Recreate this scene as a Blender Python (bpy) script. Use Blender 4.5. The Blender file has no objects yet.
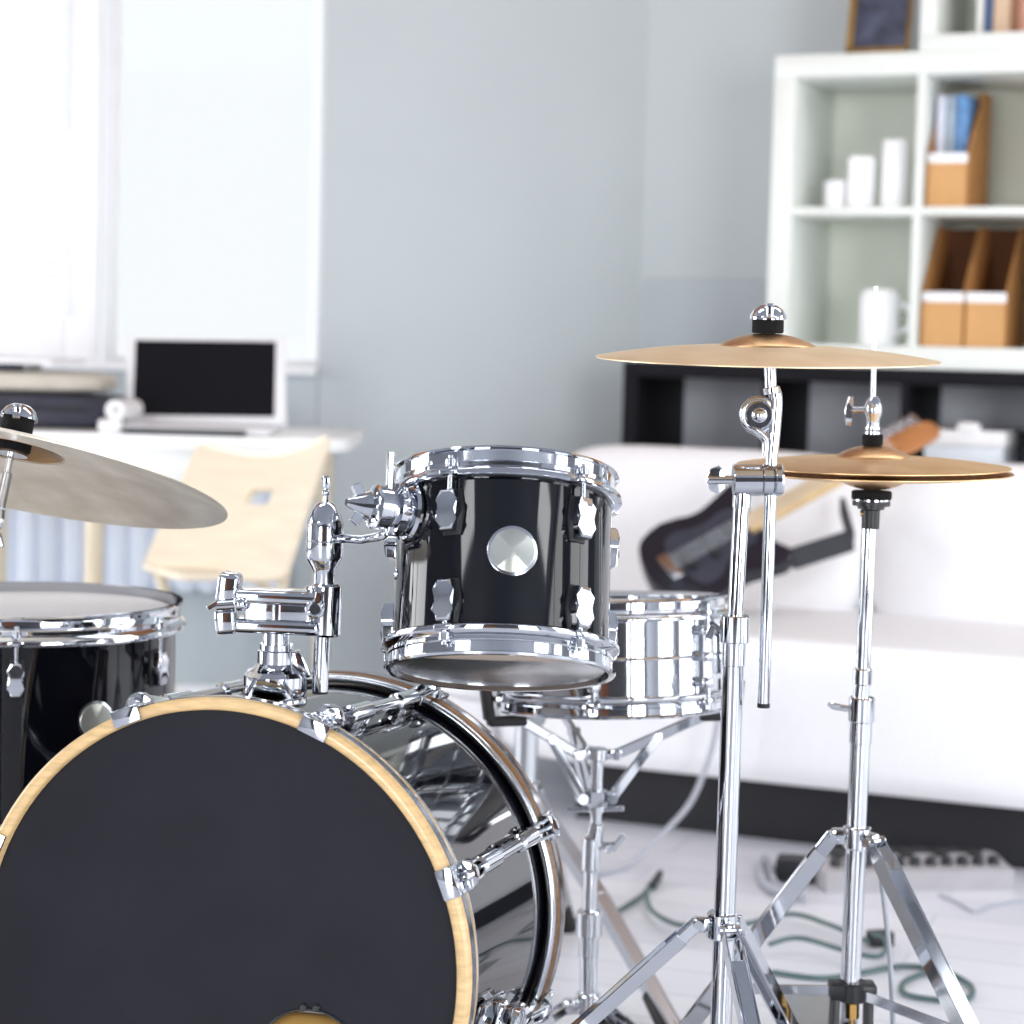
import bpy, bmesh, math, random
from mathutils import Vector, Matrix
random.seed(7)
PI = math.pi
S = bpy.context.scene
COL = S.collection

# ------------------------------------------------------------------ camera
F, PITCH, ROLL, CZ = 2150.0, math.radians(4.3), 0.026, 1.05
cam_d = bpy.data.cameras.new('camera')
cam = bpy.data.objects.new('camera', cam_d)
COL.objects.link(cam)
cam_d.sensor_width = 24.0
cam_d.sensor_fit = 'HORIZONTAL'
cam_d.lens = F / 1024 * 24.0
RM = Matrix.Rotation(PI / 2 - PITCH, 3, 'X') @ Matrix.Rotation(ROLL, 3, 'Z')
cam.matrix_world = Matrix.Translation((0, 0, CZ)) @ RM.to_4x4()
cam_d.dof.use_dof = True
cam_d.dof.focus_distance = 2.48
cam_d.dof.aperture_fstop = 2.7
S.camera = cam


def P(x, y, Y):
    """world point at depth Y seen at photo position x, y"""
    d = RM @ Vector(((x - 512) / F, -(y - 512) / F, -1))
    return Vector((0, 0, CZ)) + d * (Y / d.y)


# ------------------------------------------------------------------ materials
def lin(c):
    return tuple(((v / 255) / 12.92 if v / 255 <= .04045 else ((v / 255 + .055) / 1.055) ** 2.4) for v in c) + (1,)


MATS = {}


def mat(name, rgb, rough=.5, metal=0.0, var=.06, scale=18, bump=0.0, coat=0.0, trans=0.0, stretch=None, rvar=0.0, spec=.5):
    m = bpy.data.materials.new(name)
    m.use_nodes = True
    nt = m.node_tree
    b = nt.nodes['Principled BSDF']
    col = lin(rgb)
    tc = nt.nodes.new('ShaderNodeTexCoord')
    src = tc.outputs['Object']
    if stretch:
        mp = nt.nodes.new('ShaderNodeMapping')
        mp.inputs['Scale'].default_value = stretch
        nt.links.new(src, mp.inputs['Vector'])
        src = mp.outputs['Vector']
    n = nt.nodes.new('ShaderNodeTexNoise')
    n.inputs['Scale'].default_value = scale
    n.inputs['Detail'].default_value = 4
    nt.links.new(src, n.inputs['Vector'])
    r = nt.nodes.new('ShaderNodeValToRGB')
    r.color_ramp.elements[0].position = .3
    r.color_ramp.elements[1].position = .7
    r.color_ramp.elements[0].color = tuple(max(0, v * (1 - var)) for v in col[:3]) + (1,)
    r.color_ramp.elements[1].color = tuple(min(1, v * (1 + var)) for v in col[:3]) + (1,)
    nt.links.new(n.outputs['Fac'], r.inputs['Fac'])
    nt.links.new(r.outputs['Color'], b.inputs['Base Color'])
    b.inputs['Roughness'].default_value = rough
    b.inputs['Metallic'].default_value = metal
    b.inputs['Coat Weight'].default_value = coat
    b.inputs['Coat Roughness'].default_value = .04
    b.inputs['Specular IOR Level'].default_value = spec
    if trans:
        b.inputs['Transmission Weight'].default_value = trans
    if bump:
        bp = nt.nodes.new('ShaderNodeBump')
        bp.inputs['Strength'].default_value = bump
        bp.inputs['Distance'].default_value = .01
        nt.links.new(n.outputs['Fac'], bp.inputs['Height'])
        nt.links.new(bp.outputs['Normal'], b.inputs['Normal'])
    MATS[name] = m
    return m


def mat_film(name, rgb, clear, rough=.1, transl=.5, ior=1.5):
    """thin film: part see-through, part diffuse/translucent, glossy on top"""
    m = bpy.data.materials.new(name)
    m.use_nodes = True
    nt = m.node_tree
    nt.nodes.clear()
    N = nt.nodes.new
    out = N('ShaderNodeOutputMaterial')
    tr, df, tl, gl, fr = N('ShaderNodeBsdfTransparent'), N('ShaderNodeBsdfDiffuse'), N('ShaderNodeBsdfTranslucent'), N('ShaderNodeBsdfGlossy'), N('ShaderNodeFresnel')
    noise = N('ShaderNodeTexNoise')
    noise.inputs['Scale'].default_value = 30
    ramp = N('ShaderNodeValToRGB')
    c = lin(rgb)
    ramp.color_ramp.elements[0].color = tuple(v * .97 for v in c[:3]) + (1,)
    ramp.color_ramp.elements[1].color = c
    nt.links.new(noise.outputs['Fac'], ramp.inputs['Fac'])
    for s in (df, tl):
        nt.links.new(ramp.outputs['Color'], s.inputs['Color'])
    gl.inputs['Roughness'].default_value = rough
    fr.inputs['IOR'].default_value = ior
    m1, m2, m3 = N('ShaderNodeMixShader'), N('ShaderNodeMixShader'), N('ShaderNodeMixShader')
    m1.inputs[0].default_value = transl
    nt.links.new(df.outputs[0], m1.inputs[1])
    nt.links.new(tl.outputs[0], m1.inputs[2])
    m2.inputs[0].default_value = clear
    nt.links.new(m1.outputs[0], m2.inputs[1])
    nt.links.new(tr.outputs[0], m2.inputs[2])
    nt.links.new(fr.outputs[0], m3.inputs[0])
    nt.links.new(m2.outputs[0], m3.inputs[1])
    nt.links.new(gl.outputs[0], m3.inputs[2])
    nt.links.new(m3.outputs[0], out.inputs['Surface'])
    MATS[name] = m
    return m


def mat_cymbal(name, rgb, rgb2, rough):
    """lathed bronze: concentric grooves around the local z axis"""
    m = bpy.data.materials.new(name)
    m.use_nodes = True
    nt = m.node_tree
    N, L = nt.nodes.new, nt.links.new
    b = nt.nodes['Principled BSDF']
    tc = N('ShaderNodeTexCoord')
    mp = N('ShaderNodeMapping')
    mp.inputs['Scale'].default_value = (1, 1, 0)
    L(tc.outputs['Object'], mp.inputs['Vector'])
    ln = N('ShaderNodeVectorMath')
    ln.operation = 'LENGTH'
    L(mp.outputs['Vector'], ln.inputs[0])
    cx = N('ShaderNodeCombineXYZ')
    L(ln.outputs['Value'], cx.inputs[0])
    n1 = N('ShaderNodeTexNoise')
    n1.inputs['Scale'].default_value = 700
    n1.inputs['Detail'].default_value = 3
    L(cx.outputs[0], n1.inputs['Vector'])
    n2 = N('ShaderNodeTexNoise')
    n2.inputs['Scale'].default_value = 14
    n2.inputs['Detail'].default_value = 6
    L(tc.outputs['Object'], n2.inputs['Vector'])
    r = N('ShaderNodeValToRGB')
    r.color_ramp.elements[0].position = .3
    r.color_ramp.elements[1].position = .7
    r.color_ramp.elements[0].color = lin(rgb2)
    r.color_ramp.elements[1].color = lin(rgb)
    L(n2.outputs['Fac'], r.inputs['Fac'])
    L(r.outputs['Color'], b.inputs['Base Color'])
    b.inputs['Metallic'].default_value = 1
    b.inputs['Roughness'].default_value = rough
    bp = N('ShaderNodeBump')
    bp.inputs['Strength'].default_value = .35
    bp.inputs['Distance'].default_value = .0006
    L(n1.outputs['Fac'], bp.inputs['Height'])
    L(bp.outputs['Normal'], b.inputs['Normal'])
    MATS[name] = m
    return m


def mat_planks(name, rgb, rgb2):
    m = bpy.data.materials.new(name)
    m.use_nodes = True
    nt = m.node_tree
    N, L = nt.nodes.new, nt.links.new
    b = nt.nodes['Principled BSDF']
    tc = N('ShaderNodeTexCoord')
    mp = N('ShaderNodeMapping')
    mp.inputs['Rotation'].default_value = (0, 0, math.radians(20))
    L(tc.outputs['Object'], mp.inputs['Vector'])
    br = N('ShaderNodeTexBrick')
    br.inputs['Color1'].default_value = lin(rgb)
    br.inputs['Color2'].default_value = lin(rgb2)
    br.inputs['Mortar'].default_value = lin((214, 217, 225))
    br.inputs['Scale'].default_value = 1
    br.inputs['Mortar Size'].default_value = .004
    br.inputs['Brick Width'].default_value = 1.2
    br.inputs['Row Height'].default_value = .14
    L(mp.outputs['Vector'], br.inputs['Vector'])
    mp2 = N('ShaderNodeMapping')
    mp2.inputs['Scale'].default_value = (1.5, 22, 1)
    L(mp.outputs['Vector'], mp2.inputs['Vector'])
    nz = N('ShaderNodeTexNoise')
    nz.inputs['Scale'].default_value = 3
    nz.inputs['Detail'].default_value = 6
    L(mp2.outputs['Vector'], nz.inputs['Vector'])
    r = N('ShaderNodeValToRGB')
    r.color_ramp.elements[0].color = (.86, .86, .88, 1)
    r.color_ramp.elements[1].color = (1, 1, 1, 1)
    L(nz.outputs['Fac'], r.inputs['Fac'])
    mx = N('ShaderNodeMix')
    mx.data_type = 'RGBA'
    mx.blend_type = 'MULTIPLY'
    mx.inputs[0].default_value = 1
    L(br.outputs['Color'], mx.inputs[6])
    L(r.outputs['Color'], mx.inputs[7])
    L(mx.outputs[2], b.inputs['Base Color'])
    b.inputs['Roughness'].default_value = .35
    MATS[name] = m
    return m


mat('chrome', (208, 211, 217), .06, 1, var=.02)
mat('chrome_soft', (200, 204, 211), .16, 1, var=.03)
mat('steel_satin', (196, 200, 206), .32, 1, var=.03)
mat('black_lacquer', (9, 10, 18), .05, 0, var=.1)
mat('black_head', (29, 30, 38), .58, 0, var=.12, scale=9, bump=.04, spec=.22)
mat('maple', (228, 192, 138), .34, 0, var=.16, scale=30, stretch=(1, 1, 6), coat=.4)
mat('maple_shaded', (128, 92, 58), .3, 0, var=.2, scale=30, stretch=(1, 1, 6), coat=.4)
mat('pad_amber', (238, 190, 108), .8, var=.1)
mat('maple_inner', (240, 194, 116), .5, 0, var=.12, scale=25)
mat('inlay', (120, 126, 138), .18, .9, var=.3, scale=200)
mat_film('head_coated', (254, 254, 254), 0.0, .7, .4, 1.3)
mat_film('head_clear', (255, 250, 242), .1, .25, .6, 1.05)
mat_film('glass', (255, 255, 255), .985, .02, .5)
mat('badge', (205, 208, 202), .3, .85, var=.03)
mat('badge_mirror', (150, 118, 88), .12, 1, var=.03)
mat('rubber', (22, 22, 26), .6, var=.1)
mat('felt', (10, 10, 12), .95, var=.3, scale=300, bump=.3)
mat('black_plastic', (24, 25, 30), .4, var=.1)
mat('dark_gasket', (12, 12, 18), .5)
mat('brass', (188, 150, 92), .25, 1, var=.04)
mat_cymbal('bronze', (248, 226, 192), (234, 206, 168), .46)
mat_cymbal('bronze_warm', (240, 204, 156), (222, 178, 128), .42)
mat_cymbal('bronze_bell', (216, 176, 132), (200, 156, 112), .36)
mat_cymbal('bronze_ride', (250, 243, 228), (220, 208, 188), .38)
mat_cymbal('bronze_dark', (150, 118, 80), (120, 92, 62), .35)
mat('wall_paint', (189, 198, 202), .75, var=.015, scale=3)
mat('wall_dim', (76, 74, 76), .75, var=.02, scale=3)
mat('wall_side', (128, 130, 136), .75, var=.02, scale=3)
mat('wall_low_band', (178, 188, 195), .7, var=.015, scale=3)
mat('ceiling_wood', (158, 104, 62), .5, var=.2, scale=4, stretch=(1, 12, 1))
mat('ceiling_paint', (138, 142, 150), .8, var=.02, scale=3)
mat('white_frame', (244, 246, 250), .4, var=.01)
mat_planks('floor_planks', (240, 241, 246), (228, 230, 238))
mat('white_board', (228, 232, 228), .4, var=.015)
mat('black_board', (13, 13, 20), .65, var=.08, spec=.2)
mat('added_back_pale', (240, 243, 232), .6, var=.01)
mat('added_back_cool', (222, 225, 236), .6, var=.03)
mat('leather_white', (243, 243, 246), .45, var=.02, scale=40, bump=.05, stretch=(6, 1, 1))
mat('plinth_dark', (24, 24, 30), .6)
mat('birch', (236, 223, 200), .42, var=.06, scale=8, stretch=(1, 1, 6))
mat('birch_edge', (246, 240, 230), .4, var=.03)
mat('beige_metal', (214, 202, 178), .4, var=.04)
mat('desk_white', (244, 246, 246), .35, var=.01)
mat('radiator_paint', (226, 234, 246), .35, var=.02)
mat('laptop_shell', (238, 240, 244), .35, var=.01)
mat('screen_black', (13, 13, 21), .55, var=.1, spec=.15)
mat('dark_cloth', (52, 54, 68), .7, var=.15)
mat('charcoal', (40, 42, 50), .6, var=.1)
mat('grey_beige', (196, 190, 178), .6, var=.08)
mat('paper_white', (244, 244, 246), .7, var=.02)
mat('magazine_blue', (96, 140, 190), .5, var=.25, scale=40)
mat('magazine_pale', (216, 218, 232), .5, var=.06)
mat('magazine_grey', (160, 176, 190), .5, var=.2, scale=30)
mat('cardboard', (206, 158, 104), .75, var=.05)
mat('cardboard_side', (182, 128, 72), .75, var=.06)
mat('cardboard_dark', (112, 70, 42), .8, var=.1)
mat('ceramic_white', (246, 247, 250), .35, var=.01)
mat('box_white', (226, 234, 242), .5, var=.03)
mat('tan_wood', (176, 118, 72), .5, var=.2)
mat('art_dark', (70, 76, 96), .4, var=.55, scale=22)
mat('frame_gilt', (150, 118, 62), .4, .4, var=.2)
mat('book_navy', (62, 84, 122), .5, var=.15)
mat('book_tan', (206, 178, 150), .6, var=.1)
mat('book_brown', (140, 96, 66), .6, var=.15)
mat('book_pink', (196, 142, 124), .6, var=.1)
mat('book_white', (226, 226, 222), .6, var=.05)
mat('guitar_black', (32, 34, 46), .22, var=.1)
mat('guitar_white', (235, 236, 240), .3, var=.02)
mat('fretboard', (222, 190, 140), .45, var=.1)
mat('cable_dark', (82, 106, 106), .5, var=.1)
mat('cable_grey', (176, 180, 190), .5, var=.05)
mat('pedal_grey', (178, 176, 180), .4, var=.06)
mat('door_wood', (120, 68, 36), .4, var=.25, scale=6, stretch=(6, 6, 1))
mat('blind_white', (246, 249, 252), .6, var=.01)
mat('dark_curtain', (30, 30, 38), .9, var=.15)

# ------------------------------------------------------------------ mesh builder
W = {}          # world matrices of roots


def frame(axis, ref=Vector((0, 0, 1))):
    a = Vector(axis).normalized()
    r = Vector(ref)
    if abs(a.dot(r.normalized())) > .98:
        r = Vector((0, 1, 0)) if abs(a.y) < .9 else Vector((1, 0, 0))
    u = r.cross(a).normalized()
    v = a.cross(u)
    return u, v, a


def M4(o, x, y, z):
    m = Matrix((x, y, z)).transposed().to_4x4()
    m.translation = o
    return m


class MB:
    def __init__(s, M=None):
        s.b = bmesh.new()
        s.M = M or Matrix.Identity(4)

    def _pts(s, pts):
        return [s.b.verts.new(s.M @ Vector(p)) for p in pts]

    def box(s, c, size, R=None, bev=0.0, seg=2):
        """c centre, size full extents, R 3x3 rotation"""
        T = Matrix.Translation(c) @ (R.to_4x4() if R is not None else Matrix.Identity(4)) @ Matrix.Diagonal((size[0], size[1], size[2], 1))
        n = len(s.b.verts)
        g = bmesh.ops.create_cube(s.b, size=1, matrix=s.M @ T)
        if bev:
            es = list({e for v in g['verts'] for e in v.link_edges})
            bmesh.ops.bevel(s.b, geom=es, offset=bev, segments=seg, affect='EDGES', profile=.5)
        return s

    def puff(s, c, size, R=None, e=5.0, n=10):
        """soft cushion: superellipsoid box"""
        T = s.M @ Matrix.Translation(c) @ (R.to_4x4() if R is not None else Matrix.Identity(4))
        t = bmesh.new()
        bmesh.ops.create_cube(t, size=2)
        bmesh.ops.subdivide_edges(t, edges=t.edges[:], cuts=n, use_grid_fill=True)
        vs = {}
        for v in t.verts:
            x, y, z = v.co
            m = max(abs(x), abs(y), abs(z))
            k = (abs(x) ** e + abs(y) ** e + abs(z) ** e) ** (1 / e)
            f = m / k
            vs[v.index] = s.b.verts.new(T @ Vector((x * f * size[0] / 2, y * f * size[1] / 2, z * f * size[2] / 2)))
        for f in t.faces:
            s.b.faces.new([vs[v.index] for v in f.verts])
        t.free()
        return s

    def lathe(s, prof, o, axis, seg=48, closed=False, ref=(0, 0, 1)):
        """prof: list of (radius, height along axis)"""
        u, v, a = frame(axis, Vector(ref))
        o = Vector(o)
        rings = []
        for r, h in prof:
            if r < 1e-6:
                rings.append(s._pts([o + a * h]))
            else:
                rings.append(s._pts([o + a * h + (u * math.cos(2 * PI * k / seg) + v * math.sin(2 * PI * k / seg)) * r for k in range(seg)]))
        pairs = list(zip(rings, rings[1:]))
        if closed:
            pairs.append((rings[-1], rings[0]))
        for A, B in pairs:
            if len(A) == 1 and len(B) == 1:
                continue
            for k in range(seg):
                k2 = (k + 1) % seg
                if len(A) == 1:
                    s.b.faces.new((A[0], B[k], B[k2]))
                elif len(B) == 1:
                    s.b.faces.new((A[k], B[0], A[k2]))
                else:
                    s.b.faces.new((A[k], A[k2], B[k2], B[k]))
        return s

    def cyl(s, p0, p1, r0, r1=None, seg=24, bev=0.0):
        p0, p1 = Vector(p0), Vector(p1)
        r1 = r0 if r1 is None else r1
        d = p1 - p0
        L = d.length
        b = min(bev, L * .4, min(r0, r1) * .8)
        if b > 0:
            pr = [(0, 0), (r0 - b, 0), (r0, b), (r1, L - b), (r1 - b, L), (0, L)]
        else:
            pr = [(0, 0), (r0, 0), (r1, L), (0, L)]
        return s.lathe(pr, p0, d, seg)

    def tube(s, pts, r, seg=10, closed=False):
        pts = [Vector(p) for p in pts]
        n = len(pts)
        rings = []
        nrm = None
        for i, p in enumerate(pts):
            if closed:
                d = pts[(i + 1) % n] - pts[i - 1]
            else:
                d = pts[min(i + 1, n - 1)] - pts[max(i - 1, 0)]
            d.normalize()
            if nrm is None:
                nrm = frame(d)[0]
            nrm = (nrm - d * nrm.dot(d)).normalized()
            bn = d.cross(nrm)
            rr = r[i] if isinstance(r, (list, tuple)) else r
            rings.append(s._pts([p + (nrm * math.cos(2 * PI * k / seg) + bn * math.sin(2 * PI * k / seg)) * rr for k in range(seg)]))
        pr = list(zip(rings, rings[1:]))
        if closed:
            pr.append((rings[-1], rings[0]))
        for A, B in pr:
            for k in range(seg):
                k2 = (k + 1) % seg
                s.b.faces.new((A[k], A[k2], B[k2], B[k]))
        if not closed:
            s.b.faces.new(rings[0])
            s.b.faces.new(rings[-1][::-1])
        return s

    def prism(s, poly, T, h, bev=0.0):
        """poly [(x,y)] in the plane of T (4x4), extruded along T's z by h"""
        A = s._pts([T @ Vector((x, y, 0)) for x, y in poly])
        B = s._pts([T @ Vector((x, y, h)) for x, y in poly])
        f0 = s.b.faces.new(A)
        f1 = s.b.faces.new(B[::-1])
        n = len(A)
        for k in range(n):
            s.b.faces.new((A[k], B[k], B[(k + 1) % n], A[(k + 1) % n]))
        if bev:
            es = list(set(f0.edges) | set(f1.edges))
            bmesh.ops.bevel(s.b, geom=es, offset=bev, segments=2, affect='EDGES', profile=.5)
        return s

    def strap(s, p0, p1, wdir, w, t, bev=.0008):
        """flat bar from p0 to p1, width w along wdir, thickness t"""
        p0, p1 = Vector(p0), Vector(p1)
        a = (p1 - p0)
        L = a.length
        a.normalize()
        wv = Vector(wdir)
        wv = (wv - a * wv.dot(a)).normalized()
        tv = a.cross(wv)
        R = Matrix((wv, tv, a)).transposed()
        return s.box((p0 + p1) / 2, (w, t, L), R, bev, 1)

    def ball(s, c, r, seg=16, sc=(1, 1, 1)):
        bmesh.ops.create_uvsphere(s.b, u_segments=seg * 2, v_segments=seg, radius=r, matrix=s.M @ Matrix.Translation(c) @ Matrix.Diagonal((*sc, 1)))
        return s

    def torus(s, o, axis, R, r, seg=48, rs=10):
        pr = [(R + r * math.cos(2 * PI * k / rs), r * math.sin(2 * PI * k / rs)) for k in range(rs)]
        return s.lathe(pr, o, axis, seg, closed=True)

    def build(s, name, m, parent=None, ang=35, local=False):
        """one mesh object; its vertices are given in world space unless local"""
        bmesh.ops.recalc_face_normals(s.b, faces=s.b.faces[:])
        me = bpy.data.meshes.new(name)
        o = bpy.data.objects.new(name, me)
        COL.objects.link(o)
        if parent is not None:
            o.parent = parent
            W[o.name] = W[parent.name]
            if not local:
                bmesh.ops.transform(s.b, matrix=W[parent.name].inverted(), verts=s.b.verts[:])
        else:
            W[o.name] = Matrix.Identity(4)
        s.b.to_mesh(me)
        s.b.free()
        me.materials.append(MATS[m] if isinstance(m, str) else m)
        me.shade_smooth()
        me.set_sharp_from_angle(angle=math.radians(ang))
        return o


def tag(o, label, cat, group=None, kind=None):
    if label:
        o['label'] = label
    if cat:
        o['category'] = cat
    if group:
        o['group'] = group
    if kind:
        o['kind'] = kind
    return o


def root(name, loc, label, cat, group=None, R=None):
    o = bpy.data.objects.new(name, None)
    COL.objects.link(o)
    m = Matrix.Translation(loc)
    if R is not None:
        m = m @ R.to_4x4()
    o.matrix_world = m
    o.empty_display_size = .05
    W[o.name] = m.copy()
    return tag(o, label, cat, group)


def solo(name, mb, m, origin, label, cat, group=None, ang=35):
    """a thing that is one mesh, with its origin at its base"""
    bmesh.ops.translate(mb.b, verts=mb.b.verts[:], vec=-Vector(origin))
    o = mb.build(name, m, None, ang)
    o.location = origin
    W[o.name] = Matrix.Translation(origin)
    return tag(o, label, cat, group)


def struct(name, mb, m, parent=None, ang=35):
    o = mb.build(name, m, parent, ang)
    if parent is None:
        o['kind'] = 'structure'
    return o


X, Yv, Z = Vector((1, 0, 0)), Vector((0, 1, 0)), Vector((0, 0, 1))

# ------------------------------------------------------------------ room
A20 = math.radians(23)
TR = Vector((math.cos(A20), -math.sin(A20), 0))     # along the right back wall
DR = Vector((math.sin(A20), math.cos(A20), 0))      # into that wall
K = Vector((.347, 6.08, 0))                         # corner of the two back walls
B4 = math.radians(4)
TL = Vector((-math.cos(B4), -math.sin(B4), 0))      # along the window wall, leftwards
DL = Vector((-math.sin(B4), math.cos(B4), 0))
H = 2.9
RL = Matrix((TL, DL, Z)).transposed()
RRt = Matrix((TR, DR, Z)).transposed()

fl = MB()
fl.box((-.3, 1.6, -.05), (9.4, 10.6, .1))
struct('floor', fl, 'floor_planks')
struct('ceiling', MB().box((-.3, 1.6, H + .05), (9.4, 10.6, .1)), 'ceiling_paint')
struct('trim_4', MB().box((-.05, 5.0, H - .01), (8.4, 2.4, .02), None, .004), 'ceiling_wood')


def ul(px):
    """distance along the window wall (from the corner) seen at photo column px, at eye height"""
    d = RM @ Vector(((px - 512) / F, 162 / F, -1))
    # K + TL*u = d*k
    det = TL.x * (-d.y) + d.x * TL.y
    return (-K.x * (-d.y) + (-d.x) * K.y) / det if abs(det) > 1e-9 else 0


U0, U1, U2, U3 = ul(318), ul(100), ul(-190), 4.7
WT, WZ0, WZ1 = .26, .965, 2.55


def lbox(mb, u0, u1, d0, d1, z0, z1, bev=0):
    c = K + TL * (u0 + u1) / 2 + DL * (d0 + d1) / 2 + Z * (z0 + z1) / 2
    return mb.box(c, (abs(u1 - u0), abs(d1 - d0), z1 - z0), RL, bev)


w = MB()
lbox(w, -.25, U0 - .002, 0, .12, 0, H)
lbox(w, -.25, U0 - .03, .12, WT, 0, H)
lbox(w, U0, U2, 0, WT, 0, WZ0)
lbox(w, U0, U2, 0, WT, WZ1, H)
lbox(w, U2, U3, 0, WT, 0, H)
struct('wall_back_left', w, 'wall_paint')


def rbox(mb, u0, u1, d0, d1, z0, z1, bev=0):
    c = K + TR * (u0 + u1) / 2 + DR * (d0 + d1) / 2 + Z * (z0 + z1) / 2
    return mb.box(c, (abs(u1 - u0), abs(d1 - d0), z1 - z0), RRt, bev)


struct('wall_back_right', rbox(MB(), 0, 4.6, 0, .2, 0, H), 'wall_paint')
struct('trim_1', rbox(MB(), .01, .62, -.012, 0, .1, 1.26, .003), 'wall_low_band')  # thin board on the lower wall, slightly darker and bluer
struct('baseboard_back_right', rbox(MB(), .012, 4.3, -.016, 0, 0, .1, .003), 'white_frame')
struct('baseboard_back_left', lbox(MB(), 0.0, U3, -.016, 0, 0, .09, .003), 'white_frame')
# side walls and the wall behind the camera, with their windows and an added wooden door
XE, XW, YR = 4.2, -4.3, -3.2


def wall_open(name, fixed, axis, lo, hi, opens, paint='wall_side'):
    mb = MB()
    t = .2

    def bx(a, b, z0, z1):
        if b - a < 1e-4:
            return
        if axis == 'x':
            mb.box(((a + b) / 2, fixed, (z0 + z1) / 2), (b - a, t, z1 - z0))
        else:
            mb.box((fixed, (a + b) / 2, (z0 + z1) / 2), (t, b - a, z1 - z0))
    cur = lo
    for (a, b, z0, z1) in opens:
        bx(cur, a, 0, H)
        if z0 > 0:
            bx(a, b, 0, z0)
        if z1 < H:
            bx(a, b, z1, H)
        cur = b
    bx(cur, hi, 0, H)
    struct(name, mb, paint)


REAR = [(-3.7, -1.7, .06, 2.6), (1.7, 3.9, .06, 2.6)]
EAST = [(-.9, .9, .06, 2.82), (1.6, 3.6, .06, 2.75)]
ADDED_WEST = [(2.4, 4.6, .06, 2.6)]  # unseen window added to brighten the low back-left wall
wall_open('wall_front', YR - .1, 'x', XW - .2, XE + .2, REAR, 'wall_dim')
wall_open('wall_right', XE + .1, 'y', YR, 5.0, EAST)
wall_open('wall_left', XW - .1, 'y', YR, 6.2, ADDED_WEST)


def light(name, loc, rot, sx, sy, power, col=(1, 1, 1)):
    d = bpy.data.lights.new(name, 'AREA')
    d.shape = 'RECTANGLE'
    d.size, d.size_y = sx, sy
    d.energy = power
    d.color = col
    o = bpy.data.objects.new(name, d)
    COL.objects.link(o)
    o.location = loc
    o.rotation_euler = rot
    return o


def off_window(n, fixed, axis, op, thick=.05):
    a, b, z0, z1 = op
    r = bpy.data.objects.new('window_%d' % n, None)
    COL.objects.link(r)
    W[r.name] = Matrix.Identity(4)
    r['kind'] = 'structure'
    f, mid = MB(), (a + b) / 2
    bars = [(a, a + .06, z0, z1), (b - .06, b, z0, z1), (mid - .03, mid + .03, z0, z1), (a, b, z0, z0 + .06), (a, b, z1 - .06, z1)]
    for (p, q, lo, hi) in bars:
        if axis == 'x':
            f.box(((p + q) / 2, fixed, (lo + hi) / 2), (q - p, thick, hi - lo))
        else:
            f.box((fixed, (p + q) / 2, (lo + hi) / 2), (thick, q - p, hi - lo))
    f.build('window_frame', 'white_frame', r)


SKY = (.985, .995, 1.0)
P_REAR, P_EAST, P_WEST, P_BACK = 145, 60, 150, 12
k = 4
for op in REAR:
    off_window(k, YR - .1, 'x', op)
    k += 1
    light('daylight', ((op[0] + op[1]) / 2, YR - .22, (op[2] + op[3]) / 2), (PI / 2, 0, 0), op[1] - op[0], op[3] - op[2], P_REAR * (op[1] - op[0]) / 1.4, SKY)
for op in EAST:
    off_window(k, XE + .1, 'y', op)
    k += 1
    light('daylight', (XE + .22, (op[0] + op[1]) / 2, (op[2] + op[3]) / 2), (PI / 2, 0, PI / 2), op[1] - op[0], op[3] - op[2], P_EAST * (op[1] - op[0]) / 1.7, SKY)
for op in ADDED_WEST:
    off_window(k, XW - .1, 'y', op)
    k += 1
    light('daylight', (XW - .22, (op[0] + op[1]) / 2, (op[2] + op[3]) / 2), (PI / 2, 0, -PI / 2), op[1] - op[0], op[3] - op[2], P_WEST, SKY)  # fill light for the added west window
for lx, ly, pw in ((-.95, 2.6, 12), (-.5, 4.3, 8), (.6, 3.3, 10), (1.9, 3.5, 21), (-2.75, -.5, 18), (3.1, -.4, 18)):  # added unseen fill panels: brighten floor and seats, streak the tom shell
    light('added_ceiling_fill', (lx, ly, H - .012), (0, 0, 0), 1.2, .5, pw, (.985, .995, 1))
    lf = MB()
    for (cx_, cy_, sx_, sy_) in ((0, .265, 1.26, .03), (0, -.265, 1.26, .03), (.615, 0, .03, .5), (-.615, 0, .03, .5)):
        lf.box((lx + cx_, ly + cy_, H - .015), (sx_, sy_, .03))
    struct('trim_%d' % (20 + round(lx * 2)), lf, 'white_frame')  # rim around each added fill panel
# wooden door added unseen behind the camera, for the chrome and lacquer to mirror
d = MB()
d.box((-.9, YR + .02, 1.05), (.95, .04, 2.1), None, .004)
for zz in (.6, 1.5):
    d.box((-.9, YR + .045, zz), (.6, .02, .62), None, .008)
dr = struct('door_1', d, 'door_wood')
MB().cyl((-.52, YR + .03, 1.02), (-.52, YR + .09, 1.02), .012).cyl((-.52, YR + .085, 1.02), (-.63, YR + .085, 1.02), .009).build('door_handle', 'chrome', dr)

# windows of the photo -----------------------------------------------------
w1 = bpy.data.objects.new('window_1', None)
COL.objects.link(w1)
W[w1.name] = Matrix.Identity(4)
w1['kind'] = 'structure'
UB, Um = ul(62), ul(92)
f = MB()
zb0, zb1 = WZ0 + .035, WZ0 + .115
lbox(f, U1 + .012, UB, .05, .11, WZ0 + .03, WZ1 - .03, .006)
lbox(f, U2 - .09, U2 - .01, .05, .11, WZ0 + .03, WZ1 - .03, .006)
lbox(f, UB, U2 - .09, .05, .11, WZ0 + .03, WZ0 + .15, .006)
lbox(f, UB, U2 - .09, .05, .11, WZ1 - .11, WZ1 - .03, .006)
f.build('window_frame', 'white_frame', w1)
lbox(MB(), UB - .01, U2 - .08, .085, .091, WZ0 + .1, WZ1 - .1).build('window_pane', 'glass', w1)
w2 = bpy.data.objects.new('window_2', None)
COL.objects.link(w2)
W[w2.name] = Matrix.Identity(4)
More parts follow.
